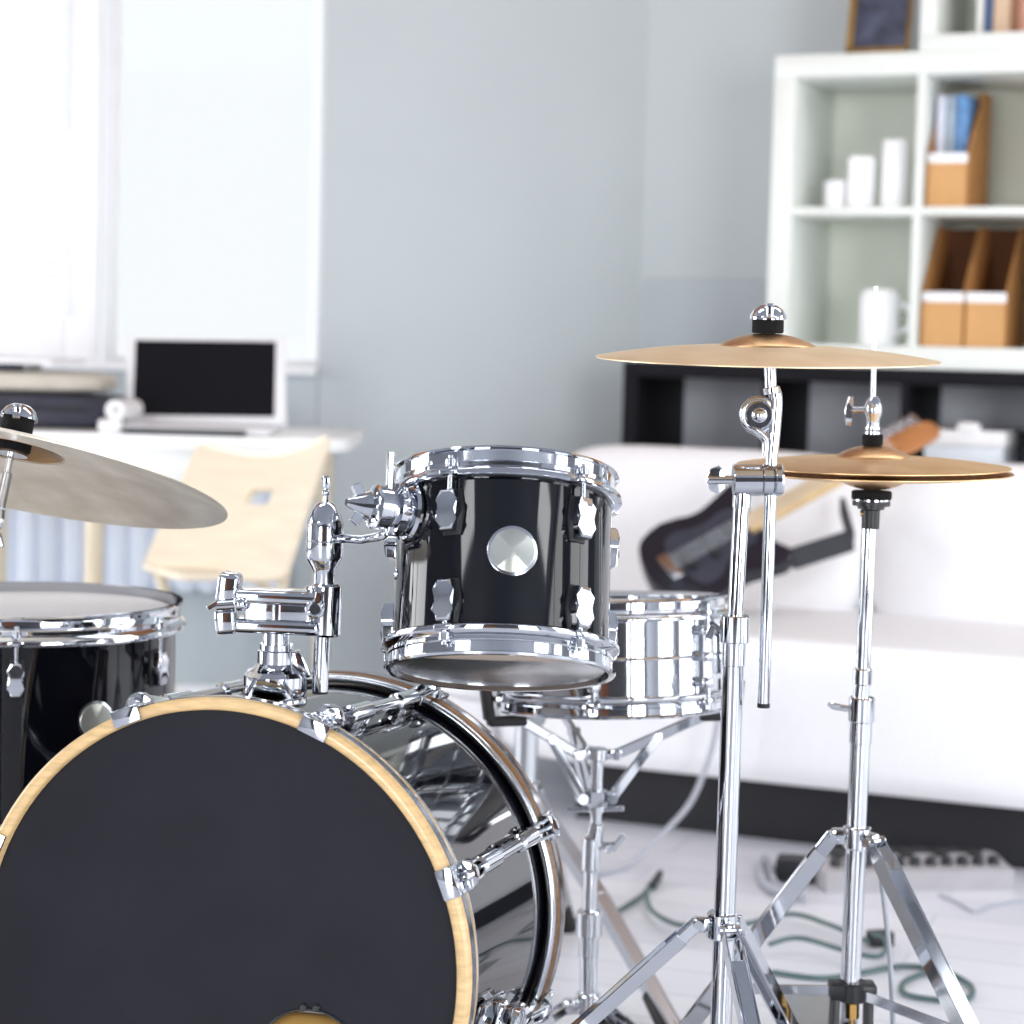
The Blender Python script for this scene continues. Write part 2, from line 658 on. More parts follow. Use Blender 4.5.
w2['kind'] = 'structure'
f = MB()
lbox(f, U0 - .02, U0 + .006, .13, .19, WZ0 + .03, WZ1, .004)
lbox(f, U1 - .03, U1 + .004, .1, .19, WZ0 + .03, WZ1, .004)
lbox(f, U0 + .006, U1 - .03, .16, .19, WZ0 + .028, WZ0 + .04, .002)
lbox(f, U0 + .035, U1 - .03, .13, .19, WZ1 - .05, WZ1, .004)
f.build('window_frame', 'white_frame', w2)
lbox(MB(), U0 + .03, U1 - .025, .155, .161, WZ0 + .05, WZ1 - .04).build('window_pane', 'glass', w2)
struct('trim_3', lbox(MB(), U0 + .001, U2, -.03, .2, WZ0, WZ0 + .028, .006), 'white_frame')
# the sky light just outside
cl = K + TL * (U0 + U2) / 2 + DL * (WT + .12) + Z * (WZ0 + WZ1) / 2
lo = light('daylight', cl, (PI / 2, 0, PI + B4), abs(U2 - U0) + .3, WZ1 - WZ0 + .2, P_BACK, SKY)
# blind
br = root('window_blind', K + TL * (UB + U2) / 2 + DL * .045 + Z * (WZ0 + .16), 'white slatted venetian blind lowered over the left window sash', 'blind')
b = MB()
nz = 36
for i in range(nz):
    zz = WZ0 + .19 + i * (WZ1 - WZ0 - .34) / nz
    c = K + TL * ((UB + U2 - .09) / 2 + .0) + DL * .03 + Z * zz
    b.box(c, (U2 - .1 - UB, .03, .0015), RL @ Matrix.Rotation(math.radians(-48), 3, 'X'))
b.build('slat_stack', 'blind_white', br)
lbox(MB(), UB + .004, U2 - .1, .02, .042, WZ0 + .155, WZ0 + .172, .003).build('bottom_rail', 'white_frame', br)
lbox(MB(), UB + .004, U2 - .1, .012, .048, WZ1 - .15, WZ1 - .11, .004).build('head_rail', 'white_frame', br)

# radiator under the window --------------------------------------------------
ur0, ur1 = ul(292), ul(-120)
rd = root('radiator', K + TL * (ur0 + ur1) / 2 + DL * -.09, 'pale ribbed radiator on the wall under the window, behind the desk', 'radiator')
b = MB()
n = int((ur1 - ur0) / .062)
for i in range(n):
    u = ur0 + .031 + i * .062
    lbox(b, u - .026, u + .026, -.10, -.05, .36, .86, .014)
lbox(b, ur0 + .01, ur1 - .01, -.085, -.07, .37, .85, .004)
b.build('ribs', 'radiator_paint', rd)
b = MB()
for u in (ur0 + .2, ur1 - .2):
    lbox(b, u - .015, u + .015, -.07, 0, .76, .79)
b.build('wall_bracket', 'radiator_paint', rd)
b = MB()
lbox(b, ur0 + .03, ur0 + .05, -.095, -.075, 0, .4)
b.build('pipe', 'radiator_paint', rd)

# ------------------------------------------------------------------ desk + things on it
DZ = .835
YD = 5.0
dk0 = P(352, 440, 5.12)
dc = Vector((-.95, 5.2, 0))
dk = root('desk', dc, 'white desk with rounded corner and wooden legs standing before the window', 'desk')
xr = dk0.x
poly = []
x0, x1, y0, y1, rr = -2.2, xr, 4.93, 5.62, .1
for cx, cy, a0 in ((x1 - rr, y0 + rr, -90), (x1 - rr, y1 - rr, 0), (x0 + rr, y1 - rr, 90), (x0 + rr, y0 + rr, 180)):
    for q in range(7):
        a = math.radians(a0 + q * 15)
        poly.append((cx + rr * math.cos(a), cy + rr * math.sin(a)))
MB().prism(poly, Matrix.Translation((0, 0, DZ - .03)), .03, .003).build('desktop', 'desk_white', dk)
MB().box(((x0 + x1) / 2 - .06, 4.965, DZ - .09), (x1 - x0 - .30, .02, .12), None, .002).build('apron', 'desk_white', dk)
for lx, ly in ((P(94, 540, 5.0).x, 5.0), (x0 + .07, 5.0), (P(-2, 540, 5.5).x - .0, 5.5), (x1 - .1, 5.52)):
    MB().cyl((lx, ly, 0), (lx, ly, DZ - .03), .02, .024).build('leg', 'beige_metal', dk)
TOPZ = DZ


def at_z(x, y, z):
    d = RM @ Vector(((x - 512) / F, -(y - 512) / F, -1))
    return Vector((0, 0, CZ)) + d * ((z - CZ) / d.z)


# laptop
lb = P(205, 414, 5.25)
lp = root('laptop', (lb.x, 5.25, TOPZ), 'open silver laptop with a black screen standing on the white desk', 'laptop')
MB().box((lb.x + .012, 5.15, TOPZ + .009), (.345, .25, .018), None, .006).build('keyboard_base', 'laptop_shell', lp)
tl, tr_, bl, br_ = P(124, 337, 5.36), P(281, 337, 5.36), P(131, 415, 5.27), P(293, 413, 5.27)
bl.z = br_.z = TOPZ + .018
cx = (tl + tr_ + bl + br_) / 4
up = ((tl + tr_) - (bl + br_)) / 2
rt = ((tr_ + br_) - (tl + bl)) / 2
hh, ww = up.length, rt.length
rtn = rt.normalized()
nn = rtn.cross(up.normalized()).normalized()
upn = nn.cross(rtn)
sh = .018
T = M4(cx, rtn, upn, nn)
qp = [(-ww / 2 + sh * -.5, hh / 2), (ww / 2 - sh * .6, hh / 2), (ww / 2 + sh * .2, -hh / 2), (-ww / 2 + sh * .2, -hh / 2)]
MB().prism(qp, T @ Matrix.Translation((0, 0, -.006)), .006, .001).build('lid', 'laptop_shell', lp)
qs = [(-ww / 2 + .013, hh / 2 - .012), (ww / 2 - .032, hh / 2 - .012), (ww / 2 - .026, -hh / 2 + .02), (-ww / 2 + .02, -hh / 2 + .02)]
MB().prism(qs, T, .001).build('screen', 'screen_black', lp)
# dark flat tablet in front of it
c = P(184, 437, 4.98)
solo('tablet', MB().box((c.x, 4.985, TOPZ + .006), (.28, .075, .012), None, .004), 'charcoal', (c.x, 4.985, TOPZ), 'thin dark tablet lying flat before the laptop', 'tablet')
# white cup-like roll beside
c = P(112, 432, 4.98)
solo('paper_roll', MB().cyl((c.x - .03, 4.985, TOPZ + .016), (c.x + .024, 4.98, TOPZ + .016), .016, seg=20, bev=.003), 'paper_white', (c.x, 4.985, TOPZ), 'small white paper roll lying left of the laptop', 'roll')
# padded bag lying on the desk with a folder and papers on top
c = P(30, 420, 5.2)
bag = root('padded_bag', (-1.3, 5.25, TOPZ), 'dark padded bag lying flat on the desk left of the laptop', 'bag')
e = P(120, 425, 5.22)
bx0, bx1 = -1.75, e.x
MB().puff(((bx0 + bx1) / 2, 5.27, TOPZ + .042), (bx1 - bx0, .34, .084), None, 7).build('bag_body', 'dark_cloth', bag)
MB().tube([((bx0), 5.10, TOPZ + .05), (bx1 - .06, 5.10, TOPZ + .05)], .006).build('zip', 'charcoal', bag)
fz = TOPZ + .085
fo = root('folded_blanket', (-1.35, 5.27, fz), 'grey beige folded cloth on top of the dark padded bag', 'cloth')
MB().puff((e.x - .39, 5.28, fz + .025), (.72, .32, .05), None, 6).build('fold', 'grey_beige', fo)
e2 = P(150, 405, 5.25)
pr = solo('rolled_sheet', MB().lathe([(.006, 0), (.024, 0), (.024, .16), (.006, .16)], (e2.x - .05, 5.06, fz - .035), (0.1, 1, 0), 24, closed=True), 'paper_white', (e2.x - .02, 5.13, fz - .04), 'white rolled sheet at the right end of the dark padded bag', 'roll')
mz = fz + .052
mag = root('magazine', (-1.45, 5.25, mz), 'dark grey magazine on the folded grey beige cloth', 'magazine')
MB().box((-1.40, 5.26, mz + .008), (.44, .26, .016), Matrix.Rotation(.06, 3, 'Z'), .002).build('cover', 'dark_cloth', mag)
MB().box((-1.395, 5.26, mz + .008), (.435, .255, .011), Matrix.Rotation(.06, 3, 'Z')).build('pages', 'paper_white', mag)
solo('loose_paper', MB().box((-1.30, 5.27, mz + .021), (.42, .28, .01), Matrix.Rotation(-.09, 3, 'Z'), .002), 'paper_white', (-1.3, 5.27, mz + .016), 'white stack of loose paper topping the pile left of the laptop', 'paper')

# ------------------------------------------------------------------ chair
ch = root('plywood_chair', P(235, 760, 4.7) * 1, 'pale plywood chair with a slotted curved backrest pulled up to the desk', 'chair')
tlc, trc, blc, brc = P(199, 441, 4.78), P(329, 434, 4.60), P(143, 563, 4.62), P(284, 577, 4.44)
n, mm = 26, 22
mb = MB()
grid = {}
thick = .014
nrm = (trc - tlc).cross(blc - tlc).normalized()
if nrm.y > 0:
    nrm = -nrm


def back_pt(u, v, off=0):
    a = tlc.lerp(trc, u)
    c = blc.lerp(brc, u)
    p = a.lerp(c, v)
    bow = 1 - (2 * u - 1) ** 2
    return p + nrm * (-.03 * bow + off) - Z * .022 * bow * (1 - v) ** 2


hole = lambda u, v: ((abs(u - .56) / .095) ** 4 + (abs(v - .37) / .07) ** 4) < 1
def corner(u, v):
    r = .07
    du, dv = min(u, 1 - u), min(v, 1 - v)
    return du < r and dv < r and (r - du) ** 2 + (r - dv) ** 2 > r * r


n, mm = 60, 60
for side in (0, 1):
    for i in range(n + 1):
        for j in range(mm + 1):
            grid[side, i, j] = mb.b.verts.new(back_pt(i / n, j / mm, -thick * side))
keep = {(i, j) for i in range(n) for j in range(mm) if not hole((i + .5) / n, (j + .5) / mm) and not corner((i + .5) / n, (j + .5) / mm)}
edge_faces = []
for (i, j) in keep:
    for side in (0, 1):
        mb.b.faces.new([grid[side, a, c] for a, c in ((i, j), (i + 1, j), (i + 1, j + 1), (i, j + 1))])
    for (di, dj, p, q) in ((-1, 0, (i, j), (i, j + 1)), (1, 0, (i + 1, j), (i + 1, j + 1)), (0, -1, (i, j), (i + 1, j)), (0, 1, (i, j + 1), (i + 1, j + 1))):
        if (i + di, j + dj) not in keep:
            mb.b.faces.new([grid[0, p[0], p[1]], grid[0, q[0], q[1]], grid[1, q[0], q[1]], grid[1, p[0], p[1]]])
bmesh.ops.delete(mb.b, geom=[v for v in mb.b.verts if not v.link_faces], context='VERTS')
mb.build('backrest', 'birch', ch)
# light edge strip along the top
mb = MB()
tp = [back_pt(u / 20, 0, -thick / 2) + Z * .004 for u in range(1, 20)]
mb.tube(tp, .009, 8)
mb.build('edge_band', 'birch_edge', ch)
fwd = Vector((-.45, .89, 0)).normalized()
sd = fwd.cross(Z)
seat_c = Vector(((blc.x + brc.x) / 2, (blc.y + brc.y) / 2, .555)) + fwd * .17 + X * .05
MB().puff(seat_c, (.24, .28, .022), Matrix((sd, fwd, Z)).transposed(), 8).build('seat', 'birch', ch)
for pts in ((P(157, 560, 4.65), P(166, 600, 4.65), P(178, 775, 4.60)), (P(287, 560, 4.50), P(281, 600, 4.5), P(271, 790, 4.44))):
    pts[2].z = .0
    MB().tube(list(pts), .0115, 12).build('leg', 'beige_metal', ch)
for s, pa, pb in ((-1, (169, 600), (171, 752)), (1, (284, 600), (279, 752))):
    top = seat_c + sd * s * .10 + fwd * .06 - Z * .012
    q = P(*pb, 4.92)
    q.z = 0
    MB().tube([q, P(*pa, 4.92), top], .011, 12).build('leg', 'beige_metal', ch)

# ------------------------------------------------------------------ shelving against the right back wall
# black open shelf: lower-left front corner seen at photo column 623
SF = .40


def uright(px, off):
    """u along wall_right for photo column px on the plane `off` in front of the wall"""
    d = RM @ Vector(((px - 512) / F, 162 / F, -1))
    o = K - DR * off
    det = TR.x * (-d.y) + d.x * TR.y
    return (-o.x * (-d.y) + (-d.x) * o.y) / det


WG = .03                       # gap to the wall


def shelf_unit(name, label, u0, cols, rows, z0, pitch, th, board, material, cat='shelf', frame_th=None, pu=None, back=None):
    pu = pu or pitch
    ft = frame_th or th
    wd = cols * pu + ft * 2 - th + th * 0
    r = root(name, K + TR * (u0 + wd / 2) - DR * (SF / 2 + WG) + Z * z0, label, cat)
    ht = rows * pitch + ft * 2 - th
    d0, d1 = -SF - WG, -WG
    rbox(MB(), u0, u0 + ft, d0, d1, z0 + ft, z0 + ht - ft, .002).build('side_panel', material, r)
    rbox(MB(), u0 + wd - ft, u0 + wd, d0, d1, z0 + ft, z0 + ht - ft, .002).build('side_panel', material, r)
    rbox(MB(), u0, u0 + wd, d0, d1, z0, z0 + ft, .002).build('bottom_board', material, r)
    rbox(MB(), u0, u0 + wd, d0, d1, z0 + ht - ft, z0 + ht, .002).build('top_board', material, r)
    for i in range(1, cols):
        u = u0 + ft - th + i * pu
        rbox(MB(), u, u + th, d0 + .004, d1, z0 + ft, z0 + ht - ft, .001).build('divider', material, r)
    for j in range(1, rows):
        z = z0 + ft - th + j * pitch
        for i in range(cols):
            ua = u0 + ft + i * pu
            rbox(MB(), ua, ua + pu - th, d0 + .004, d1, z, z + th, .001).build('shelf_board', material, r)
    if back:
        rbox(MB(), u0 + ft, u0 + wd - ft, d1 - .012, d1 - .002, z0 + ft, z0 + ht - ft).build('back_panel', back, r)  # added pale panel closes the open back so the cells look lit
    return r, ht, wd


uB = uright(624, SF + WG)
PB = .357
BH = 3 * PB + 2 * .04 - .02
ZB = 1.03
shelf_unit('black_shelf', 'long black open cube shelf behind the white sofa, carrying the white bookcase', uB, 4, 3, ZB - BH, PB, .02, 0, 'black_board', frame_th=.04, back='added_back_cool')
uW = uright(765, SF + WG)
PW, TW, FT, PU = .343, .02, .056, .328
whs, WH, WWd = shelf_unit('white_bookcase', 'white open bookcase with square cells standing on the black shelf', uW, 3, 2, ZB, PW, TW, 0, 'white_board', 'bookcase', FT, PU, 'added_back_pale')
ZW = ZB + WH
uU = uright(907, SF + WG)
shelf_unit('upper_bookcase', 'smaller white bookcase standing on top of the white bookcase, cut by the top edge', uU, 2, 1, ZW, PW, TW, 0, 'white_board', 'bookcase', .04, PU, 'added_back_pale')


def rpt(u, dfront, z):
    """point on shelf: u along wall, dfront behind the unit's front face"""
    return K + TR * u - DR * (SF + WG - dfront) + Z * z


c1z = ZB + FT + .001                      # lower cells' floor
c2z = ZB + FT + PW + .001                 # upper cells' floor
cL = uW + FT                       # left cell start
cR = uW + FT + PU                  # right cell start


def vase(px, w, h, zf, df, label, nm='white_vase', cat='vase', grp=None):
    u = uright(px, SF + WG - df)
    o = rpt(u, df, zf + .001)
    pr = [(0, 0), (w * .46, 0), (w * .5, .006), (w * .5, h - .006), (w * .47, h), (w * .40, h), (w * .38, h - .01), (w * .38, h * .3), (0, h * .3)]
    solo(nm, MB().lathe(pr, o, Z, 28), 'ceramic_white', o, label, cat, grp)


vase(829, .055, .07, c2z, .1, 'shortest white candle in the bookcase, left of two taller ones', 'white_candle', 'candle')
vase(855, .07, .13, c2z, .1, 'middle sized white candle in the bookcase, between short and tall ones', 'white_candle', 'candle')
vase(888, .066, .17, c2z, .1, 'tallest white candle in the bookcase, beside the cell divider', 'white_candle', 'candle')
u = uright(878, SF + WG - .1)
o = rpt(u, .1, c1z)
solo('white_pitcher', MB().lathe([(0, 0), (.045, 0), (.05, .008), (.05, .12), (.04, .14), (.036, .14), (.045, .118), (.045, .02), (0, .015)], o, Z, 28).tube([o + TR * .048 + Z * .03, o + TR * .08 + Z * .05, o + TR * .08 + Z * .09, o + TR * .048 + Z * .11], .007, 8), 'ceramic_white', o, 'white pitcher alone in the lower left bookcase cell', 'pitcher')


def magazine_file(u, zf, wd, ht, dp, dfront, label, inner):
    """card file box: low front, raked sides, high back"""
    r = root('magazine_file', rpt(u + wd / 2, dfront + dp / 2, zf), label, 'file box')
    T0 = M4(rpt(u, dfront, zf), DR, Z, TR)
    t = .004
    side = [(0, 0), (dp, 0), (dp, ht), (dp * .62, ht), (0, ht * .44)]
    MB().prism(side, T0, t).build('side_panel', 'cardboard_side', r)
    MB().prism(side, T0 @ Matrix.Translation((0, 0, wd - t)), t).build('side_panel', 'cardboard_side', r)
    rb = Matrix((TR, DR, Z)).transposed()
    MB().box(rpt(u + wd / 2, dfront + t / 2, zf + ht * .22), (wd - 2 * t, t, ht * .44), rb).build('front_panel', 'cardboard', r)
    MB().box(rpt(u + wd / 2, dfront + dp - t / 2, zf + ht * .5), (wd - 2 * t, t, ht), rb).build('back_panel', inner, r)
    MB().box(rpt(u + wd / 2, dfront + dp / 2, zf + t / 2), (wd - 2 * t, dp - 2 * t, t), rb).build('base', 'cardboard_side', r)
    MB().box(rpt(u + wd / 2, dfront - .001, zf + ht * .44 - .012), (wd * .98, .004, .024), rb, .001).build('front_band', 'paper_white', r)
    return r


uf = max(uright(919, SF + WG - .03), cR + .006)
magazine_file(uf, c2z, .10, .30, .27, .03, 'brown card magazine file holding magazines, in the upper right cell', 'cardboard_side')
uf2 = max(uright(915, SF + WG - .03), cR + .006)
magazine_file(uf2, c1z, .105, .305, .27, .03, 'empty brown card file at the left of the lower right cell', 'cardboard_dark')
magazine_file(uf2 + .109, c1z, .10, .305, .27, .03, 'empty brown card file at the right of the lower right cell', 'cardboard_dark')
rb = Matrix((TR, DR, Z)).transposed()
for i, (mt, w_, lab) in enumerate((('magazine_pale', .022, 'pale lilac magazine in the card file, nearest the cell divider'), ('magazine_grey', .022, 'grey magazine between two others in the card file'), ('magazine_blue', .03, 'blue magazine rightmost in the card file of the upper cell'))):
    u = uf + .008 + sum((.022, .022, .03)[:i]) + i * .002
    o = rpt(u + w_ / 2, .03 + .155, c2z + .006)
    m_ = root('magazine', o, lab, 'magazine', 'magazines in the card file')
    MB().box(o + Z * .138, (w_, .21, .27), rb @ Matrix.Rotation(0, 3, 'X'), .001).build('cover', mt, m_)

# picture frame leaning on the bookcase top
pf = root('picture_frame', rpt(uright(872, SF + WG - .1), .1, ZW), 'dark abstract picture in a gilt edged frame on the bookcase top', 'picture')
ua, ub = uright(839, SF + WG - .1), uright(900, SF + WG - .1)
T = M4(rpt(ua, .06, ZW + .006), TR, (Z * .97 + DR * .24).normalized(), TR.cross((Z * .97 + DR * .24).normalized()))
wd_, ht_ = ub - ua, .30
fr = MB()
for (x0_, y0_, x1_, y1_) in ((0, 0, .016, ht_), (wd_ - .006, 0, wd_, ht_), (0, 0, wd_, .012), (0, ht_ - .012, wd_, ht_)):
    fr.prism([(x0_, y0_), (x1_, y0_), (x1_, y1_), (x0_, y1_)], T @ Matrix.Translation((0, 0, -.012)), .024, .001)
fr.build('frame', 'frame_gilt', pf)
MB().prism([(.014, .01), (wd_ - .004, .01), (wd_ - .004, ht_ - .01), (.014, ht_ - .01)], T @ Matrix.Translation((0, 0, -.006)), .008).build('canvas', 'art_dark', pf)

# books in the upper bookcase
bz = ZW + .04
u = uright(964, SF + WG - .06)
for (w_, h_, mt, lab) in ((.016, .27, 'book_white', 'slim white book leftmost on the upper bookcase shelf'), (.022, .26, 'book_navy', 'navy book standing between slim white and tan books'), (.04, .25, 'book_tan', 'wide tan book right of the navy book'), (.02, .27, 'book_brown', 'brown book right of the wide tan book'), (.026, .24, 'book_pink', 'salmon pink book at the right edge of the top shelf')):
    o = rpt(u + w_ / 2, .14, bz)
    b_ = root('book', o, lab, 'book', 'books in the upper bookcase')
    MB().box(o + Z * h_ / 2, (w_, .19, h_), rb, .002).build('cover', mt, b_)
    MB().box(o + Z * (h_ / 2 + .001) + DR * .002, (w_ - .005, .186, h_ - .004), rb).build('pages', 'paper_white', b_)
    u += w_ + .0015

# white storage box and brown tray in the black shelf
bc = ZB - .04 - PB + .02
u0_, u1_ = uright(925, SF + WG - .02), uright(1010, SF + WG - .02)
sb = root('storage_box', rpt((u0_ + u1_) / 2, .15, bc), 'white lidded storage box in the black shelf behind the sofa', 'box')
hB = ZB - (416 - 364) / 405 - bc - .02
MB().box(rpt((u0_ + u1_) / 2, .17, bc + hB / 2 - .02), (u1_ - u0_ - .012, .29, hB - .04), rb, .004).build('box_body', 'box_white', sb)
MB().box(rpt((u0_ + u1_) / 2, .17, bc + hB - .02), (u1_ - u0_, .3, .04), rb, .006).build('lid', 'paper_white', sb)
MB().puff(rpt((u0_ + u1_) / 2 + .01, .03, bc + hB + .006), (.06, .03, .03), rb, 3, 6).build('handle', 'paper_white', sb)

# ------------------------------------------------------------------ sofa
S0 = Vector((.085, 4.75, 0))
RS = Matrix((TR, DR, Z)).transposed()


def sp(u, d, z):
    return S0 + TR * u + DR * d + Z * z


so = root('sofa', sp(1.1, .45, 0), 'white leather sofa with thick back cushions on a dark plinth', 'sofa')
SL = 2.25


def spuff(u0, u1, d0, d1, z0, z1, e=8):
    return MB().puff(sp((u0 + u1) / 2, (d0 + d1) / 2, (z0 + z1) / 2), (u1 - u0, d1 - d0, z1 - z0), RS, e)


MB().box(sp(SL / 2, .47, .065), (SL - .1, .78, .13), RS).build('plinth', 'plinth_dark', so)
MB().box(sp(SL / 2, .45, .24), (SL, .86, .20), RS, .03, 4).build('base', 'leather_white', so)
MB().box(sp(SL / 2 - .1, .80, .45), (SL + .2, .16, .56), RS, .05, 5).build('back_frame', 'leather_white', so)
spuff(-.14, 1.32, -.012, .68, .13, .46, 11).build('seat_cushion', 'leather_white', so)
spuff(1.325, 2.0, -.012, .68, .13, .46, 11).build('seat_cushion', 'leather_white', so)
RSb = RS @ Matrix.Rotation(math.radians(-12), 3, 'X')
MB().puff(sp(.17, .66, .605), (.80, .24, .42), RSb, 6).build('back_cushion', 'leather_white', so)
MB().puff(sp(1.18, .66, .60), (1.20, .24, .42), RSb, 6).build('back_cushion', 'leather_white', so)
spuff(-.34, -.145, .02, .88, .13, .5, 7).build('armrest', 'leather_white', so)
spuff(2.0, 2.22, .02, .88, .13, .6, 7).build('armrest', 'leather_white', so)

# guitar resting on the seat against the back cushion ---------------------
ga, gb = P(655, 590, 4.84), P(934, 436, 5.06)
g = root('electric_guitar', ga, 'black electric guitar lying across the white sofa, its brown headstock above the hi-hat', 'guitar')
al = (gb - ga).normalized()
gn = Vector((.05, -.62, .75))
gn = (gn - al * gn.dot(al)).normalized()
gw = gn.cross(al)
GT = M4(ga, al, gw, gn)
Lg = (gb - ga).length
out = [(0, .05), (.02, .10), (.07, .13), (.13, .12), (.18, .10), (.24, .115), (.30, .135), (.335, .12), (.31, .09), (.285, .06), (.285, -.03), (.265, -.06), (.30, -.10), (.30, -.125), (.27, -.135), (.22, -.12), (.17, -.105), (.12, -.12), (.06, -.13), (.02, -.105), (0, -.05), (-.01, 0)]


def smooth(pts, n=3):
    for _ in range(n):
        q = []
        for i in range(len(pts)):
            a, b_ = pts[i], pts[(i + 1) % len(pts)]
            q += [(a[0] * .75 + b_[0] * .25, a[1] * .75 + b_[1] * .25), (a[0] * .25 + b_[0] * .75, a[1] * .25 + b_[1] * .75)]
        pts = q
    return pts


MB().prism(smooth(out, 2), GT, .042, .006).build('body', 'guitar_black', g)
pg = smooth([(.10, .09), (.17, .06), (.25, .08), (.27, .03), (.26, -.05), (.18, -.045), (.12, -.09), (.07, -.08), (.06, .06)], 2)
MB().prism(pg, GT @ Matrix.Translation((0, 0, .042)), .003).build('pickguard', 'dark_cloth', g)
nk = MB(GT)
nk.box((.25 + (Lg - .15 - .25) / 2, 0, .05), (Lg - .40, .05, .022), None, .007)
nk.build('neck', 'fretboard', g)
hd = MB(GT)
hd.prism(smooth([(Lg - .16, -.026), (Lg - .12, -.04), (Lg - .02, -.045), (Lg, -.02), (Lg - .02, .02), (Lg - .16, .026)], 1), Matrix.Translation((0, 0, .04)), .016, .003)
hd.build('headstock', 'tan_wood', g)
for q in (.09, .15, .21):
    MB(GT).box((q, 0, .049), (.018, .07, .012), None, .003).build('pickup', 'black_plastic', g)
MB(GT).box((.045, 0, .05), (.028, .075, .014), None, .003).build('bridge', 'chrome_soft', g)
st = MB()
for q in range(6):
    st.cyl(GT @ Vector((.05, -.02 + q * .008, .064)), GT @ Vector((Lg - .13, -.017 + q * .0068, .066)), .0007, seg=5)
st.build('strings', 'steel_satin', g)
for q in range(6):
    MB(GT).cyl((Lg - .13 + q * .02, .022, .047), (Lg - .13 + q * .02, .05, .047), .006, seg=10).build('tuning_peg', 'chrome_soft', g)
s0_, s1_ = GT @ Vector((.29, -.12, .02)), P(852, 540, 4.86)
MB().strap(s0_, s1_, Z, .05, .012, .003).strap(s1_ - Z * .0, P(842, 505, 4.99), Yv, .045, .012, .003).build('strap', 'charcoal', g)

# ------------------------------------------------------------------ floor things
def catmull(pts, n=8):
    pts = [Vector(p) for p in pts]
    out = []
    for i in range(len(pts) - 1):
        p0, p1, p2, p3 = pts[max(i - 1, 0)], pts[i], pts[i + 1], pts[min(i + 2, len(pts) - 1)]
        for k in range(n):
            t = k / n
            out.append(.5 * ((2 * p1) + (p2 - p0) * t + (2 * p0 - 5 * p1 + 4 * p2 - p3) * t * t + (3 * p1 - p0 - 3 * p2 + p3) * t ** 3))
    out.append(pts[-1])
    return out


def floor_px(pts, z):
    return [at_z(x, y, z) for x, y in pts]


# effects board
e0, e1 = at_z(826, 893, 0), at_z(1014, 890, 0)
ax_ = (e1 - e0).normalized()
bd = Z.cross(ax_)
eb = root('effects_board', (e0 + e1) / 2, 'long grey effects board with black knobs on the floor before the sofa', 'effects board')
Lb = (e1 - e0).length
ET = M4(e0, ax_, bd, Z)
body = MB(ET)
RB = Matrix(((0, 0, 1), (1, 0, 0), (0, 1, 0))).to_4x4()
body.prism([(0, 0), (.13, 0), (.13, .05), (.10, .052), (0, .040)], RB, Lb, .003)
body.build('housing', 'pedal_grey', eb)
for q in range(11):
    zz = .052 + .03 * (.055 / .13)
    MB(ET).cyl((.03 + q * (Lb - .06) / 10, .04, .042), (.03 + q * (Lb - .06) / 10, .039, .060), .013, .010, 16, .002).build('knob', 'black_plastic', eb)
for q in range(5):
    MB(ET).cyl((.05 + q * (Lb - .1) / 4, .09, .048), (.05 + q * (Lb - .1) / 4, .09, .062), .016, .014, 16, .002).build('footswitch', 'black_plastic', eb)
MB(ET).box((Lb / 2, .118, .055), (Lb * .8, .02, .012), None, .003).build('cable_row', 'black_plastic', eb)
x0_ = at_z(796, 884, 0)
ad = root('power_adapter', x0_, 'black power adapter left of the grey effects board', 'adapter')
MB().box(x0_ + Z * .024 + Vector((0, .03, 0)), (.075, .06, .048), Matrix.Rotation(-.2, 3, 'Z'), .008).build('case', 'black_plastic', ad)
loop = catmull([at_z(x, y, .012) for x, y in ((806, 897), (784, 893), (766, 884), (760, 868), (764, 858), (770, 866), (774, 882), (790, 900))])
solo('coiled_cable', MB().tube(loop, .008, 8), 'cable_grey', (loop[0].x, loop[0].y, 0), 'pale grey cable coiled left of the black power adapter', 'cable')
ca = catmull(floor_px(((556, 921), (600, 918), (628, 905), (645, 893), (660, 879)), .006))
cb = root('instrument_cable', (ca[0].x, ca[0].y, 0), 'dark green cable behind the snare stand ending in an upturned plug', 'cable')
MB().tube(ca, .0048, 8).build('cord', 'cable_dark', cb)
MB().cyl(ca[-6], ca[-1] + Z * .012, .009, .007, 12).build('plug', 'black_plastic', cb)
cc = catmull(floor_px(((646, 890), (650, 908), (668, 921), (690, 926), (740, 925), (790, 914), (830, 925), (868, 942)), .017))
solo('instrument_cable', MB().tube(cc, .0048, 8), 'cable_dark', (cc[0].x, cc[0].y, 0), 'dark green cable running in a low arc behind the crash cymbal stand', 'cable')
cc = catmull(floor_px(((770, 944), (800, 938), (850, 952), (880, 956), (886, 940), (872, 934)), .028))
cd = root('instrument_cable', (cc[0].x, cc[0].y, 0), 'dark green cable with a black plug beside the hi-hat stand tube', 'cable')
MB().tube(cc, .0048, 8).build('cord', 'cable_dark', cd)
pc = at_z(880, 938, .014)
MB().box(pc, (.045, .03, .026), Matrix.Rotation(.3, 3, 'Z'), .004).build('plug', 'black_plastic', cd)
cc = catmull(floor_px(((772, 972), (820, 978), (860, 973), (900, 966), (940, 970), (970, 985), (968, 998), (940, 1000), (906, 994), (904, 982), (930, 972), (955, 975)), .006))
solo('instrument_cable', MB().tube(cc, .0048, 8), 'cable_dark', (cc[0].x, cc[0].y, 0), 'dark green cable ending in a round loop right of the hi-hat stand', 'cable')
cc = catmull([P(722, 690, 4.50), P(714, 740, 4.50), P(703, 775, 4.50), P(688, 806, 4.44), P(660, 836, 4.38), at_z(626, 866, .008), at_z(592, 874, .008)])
solo('guitar_cable', MB().tube(cc, .006, 8), 'cable_grey', (cc[-1].x, cc[-1].y, 0), 'pale grey cable hanging down the sofa front to the floor', 'cable')
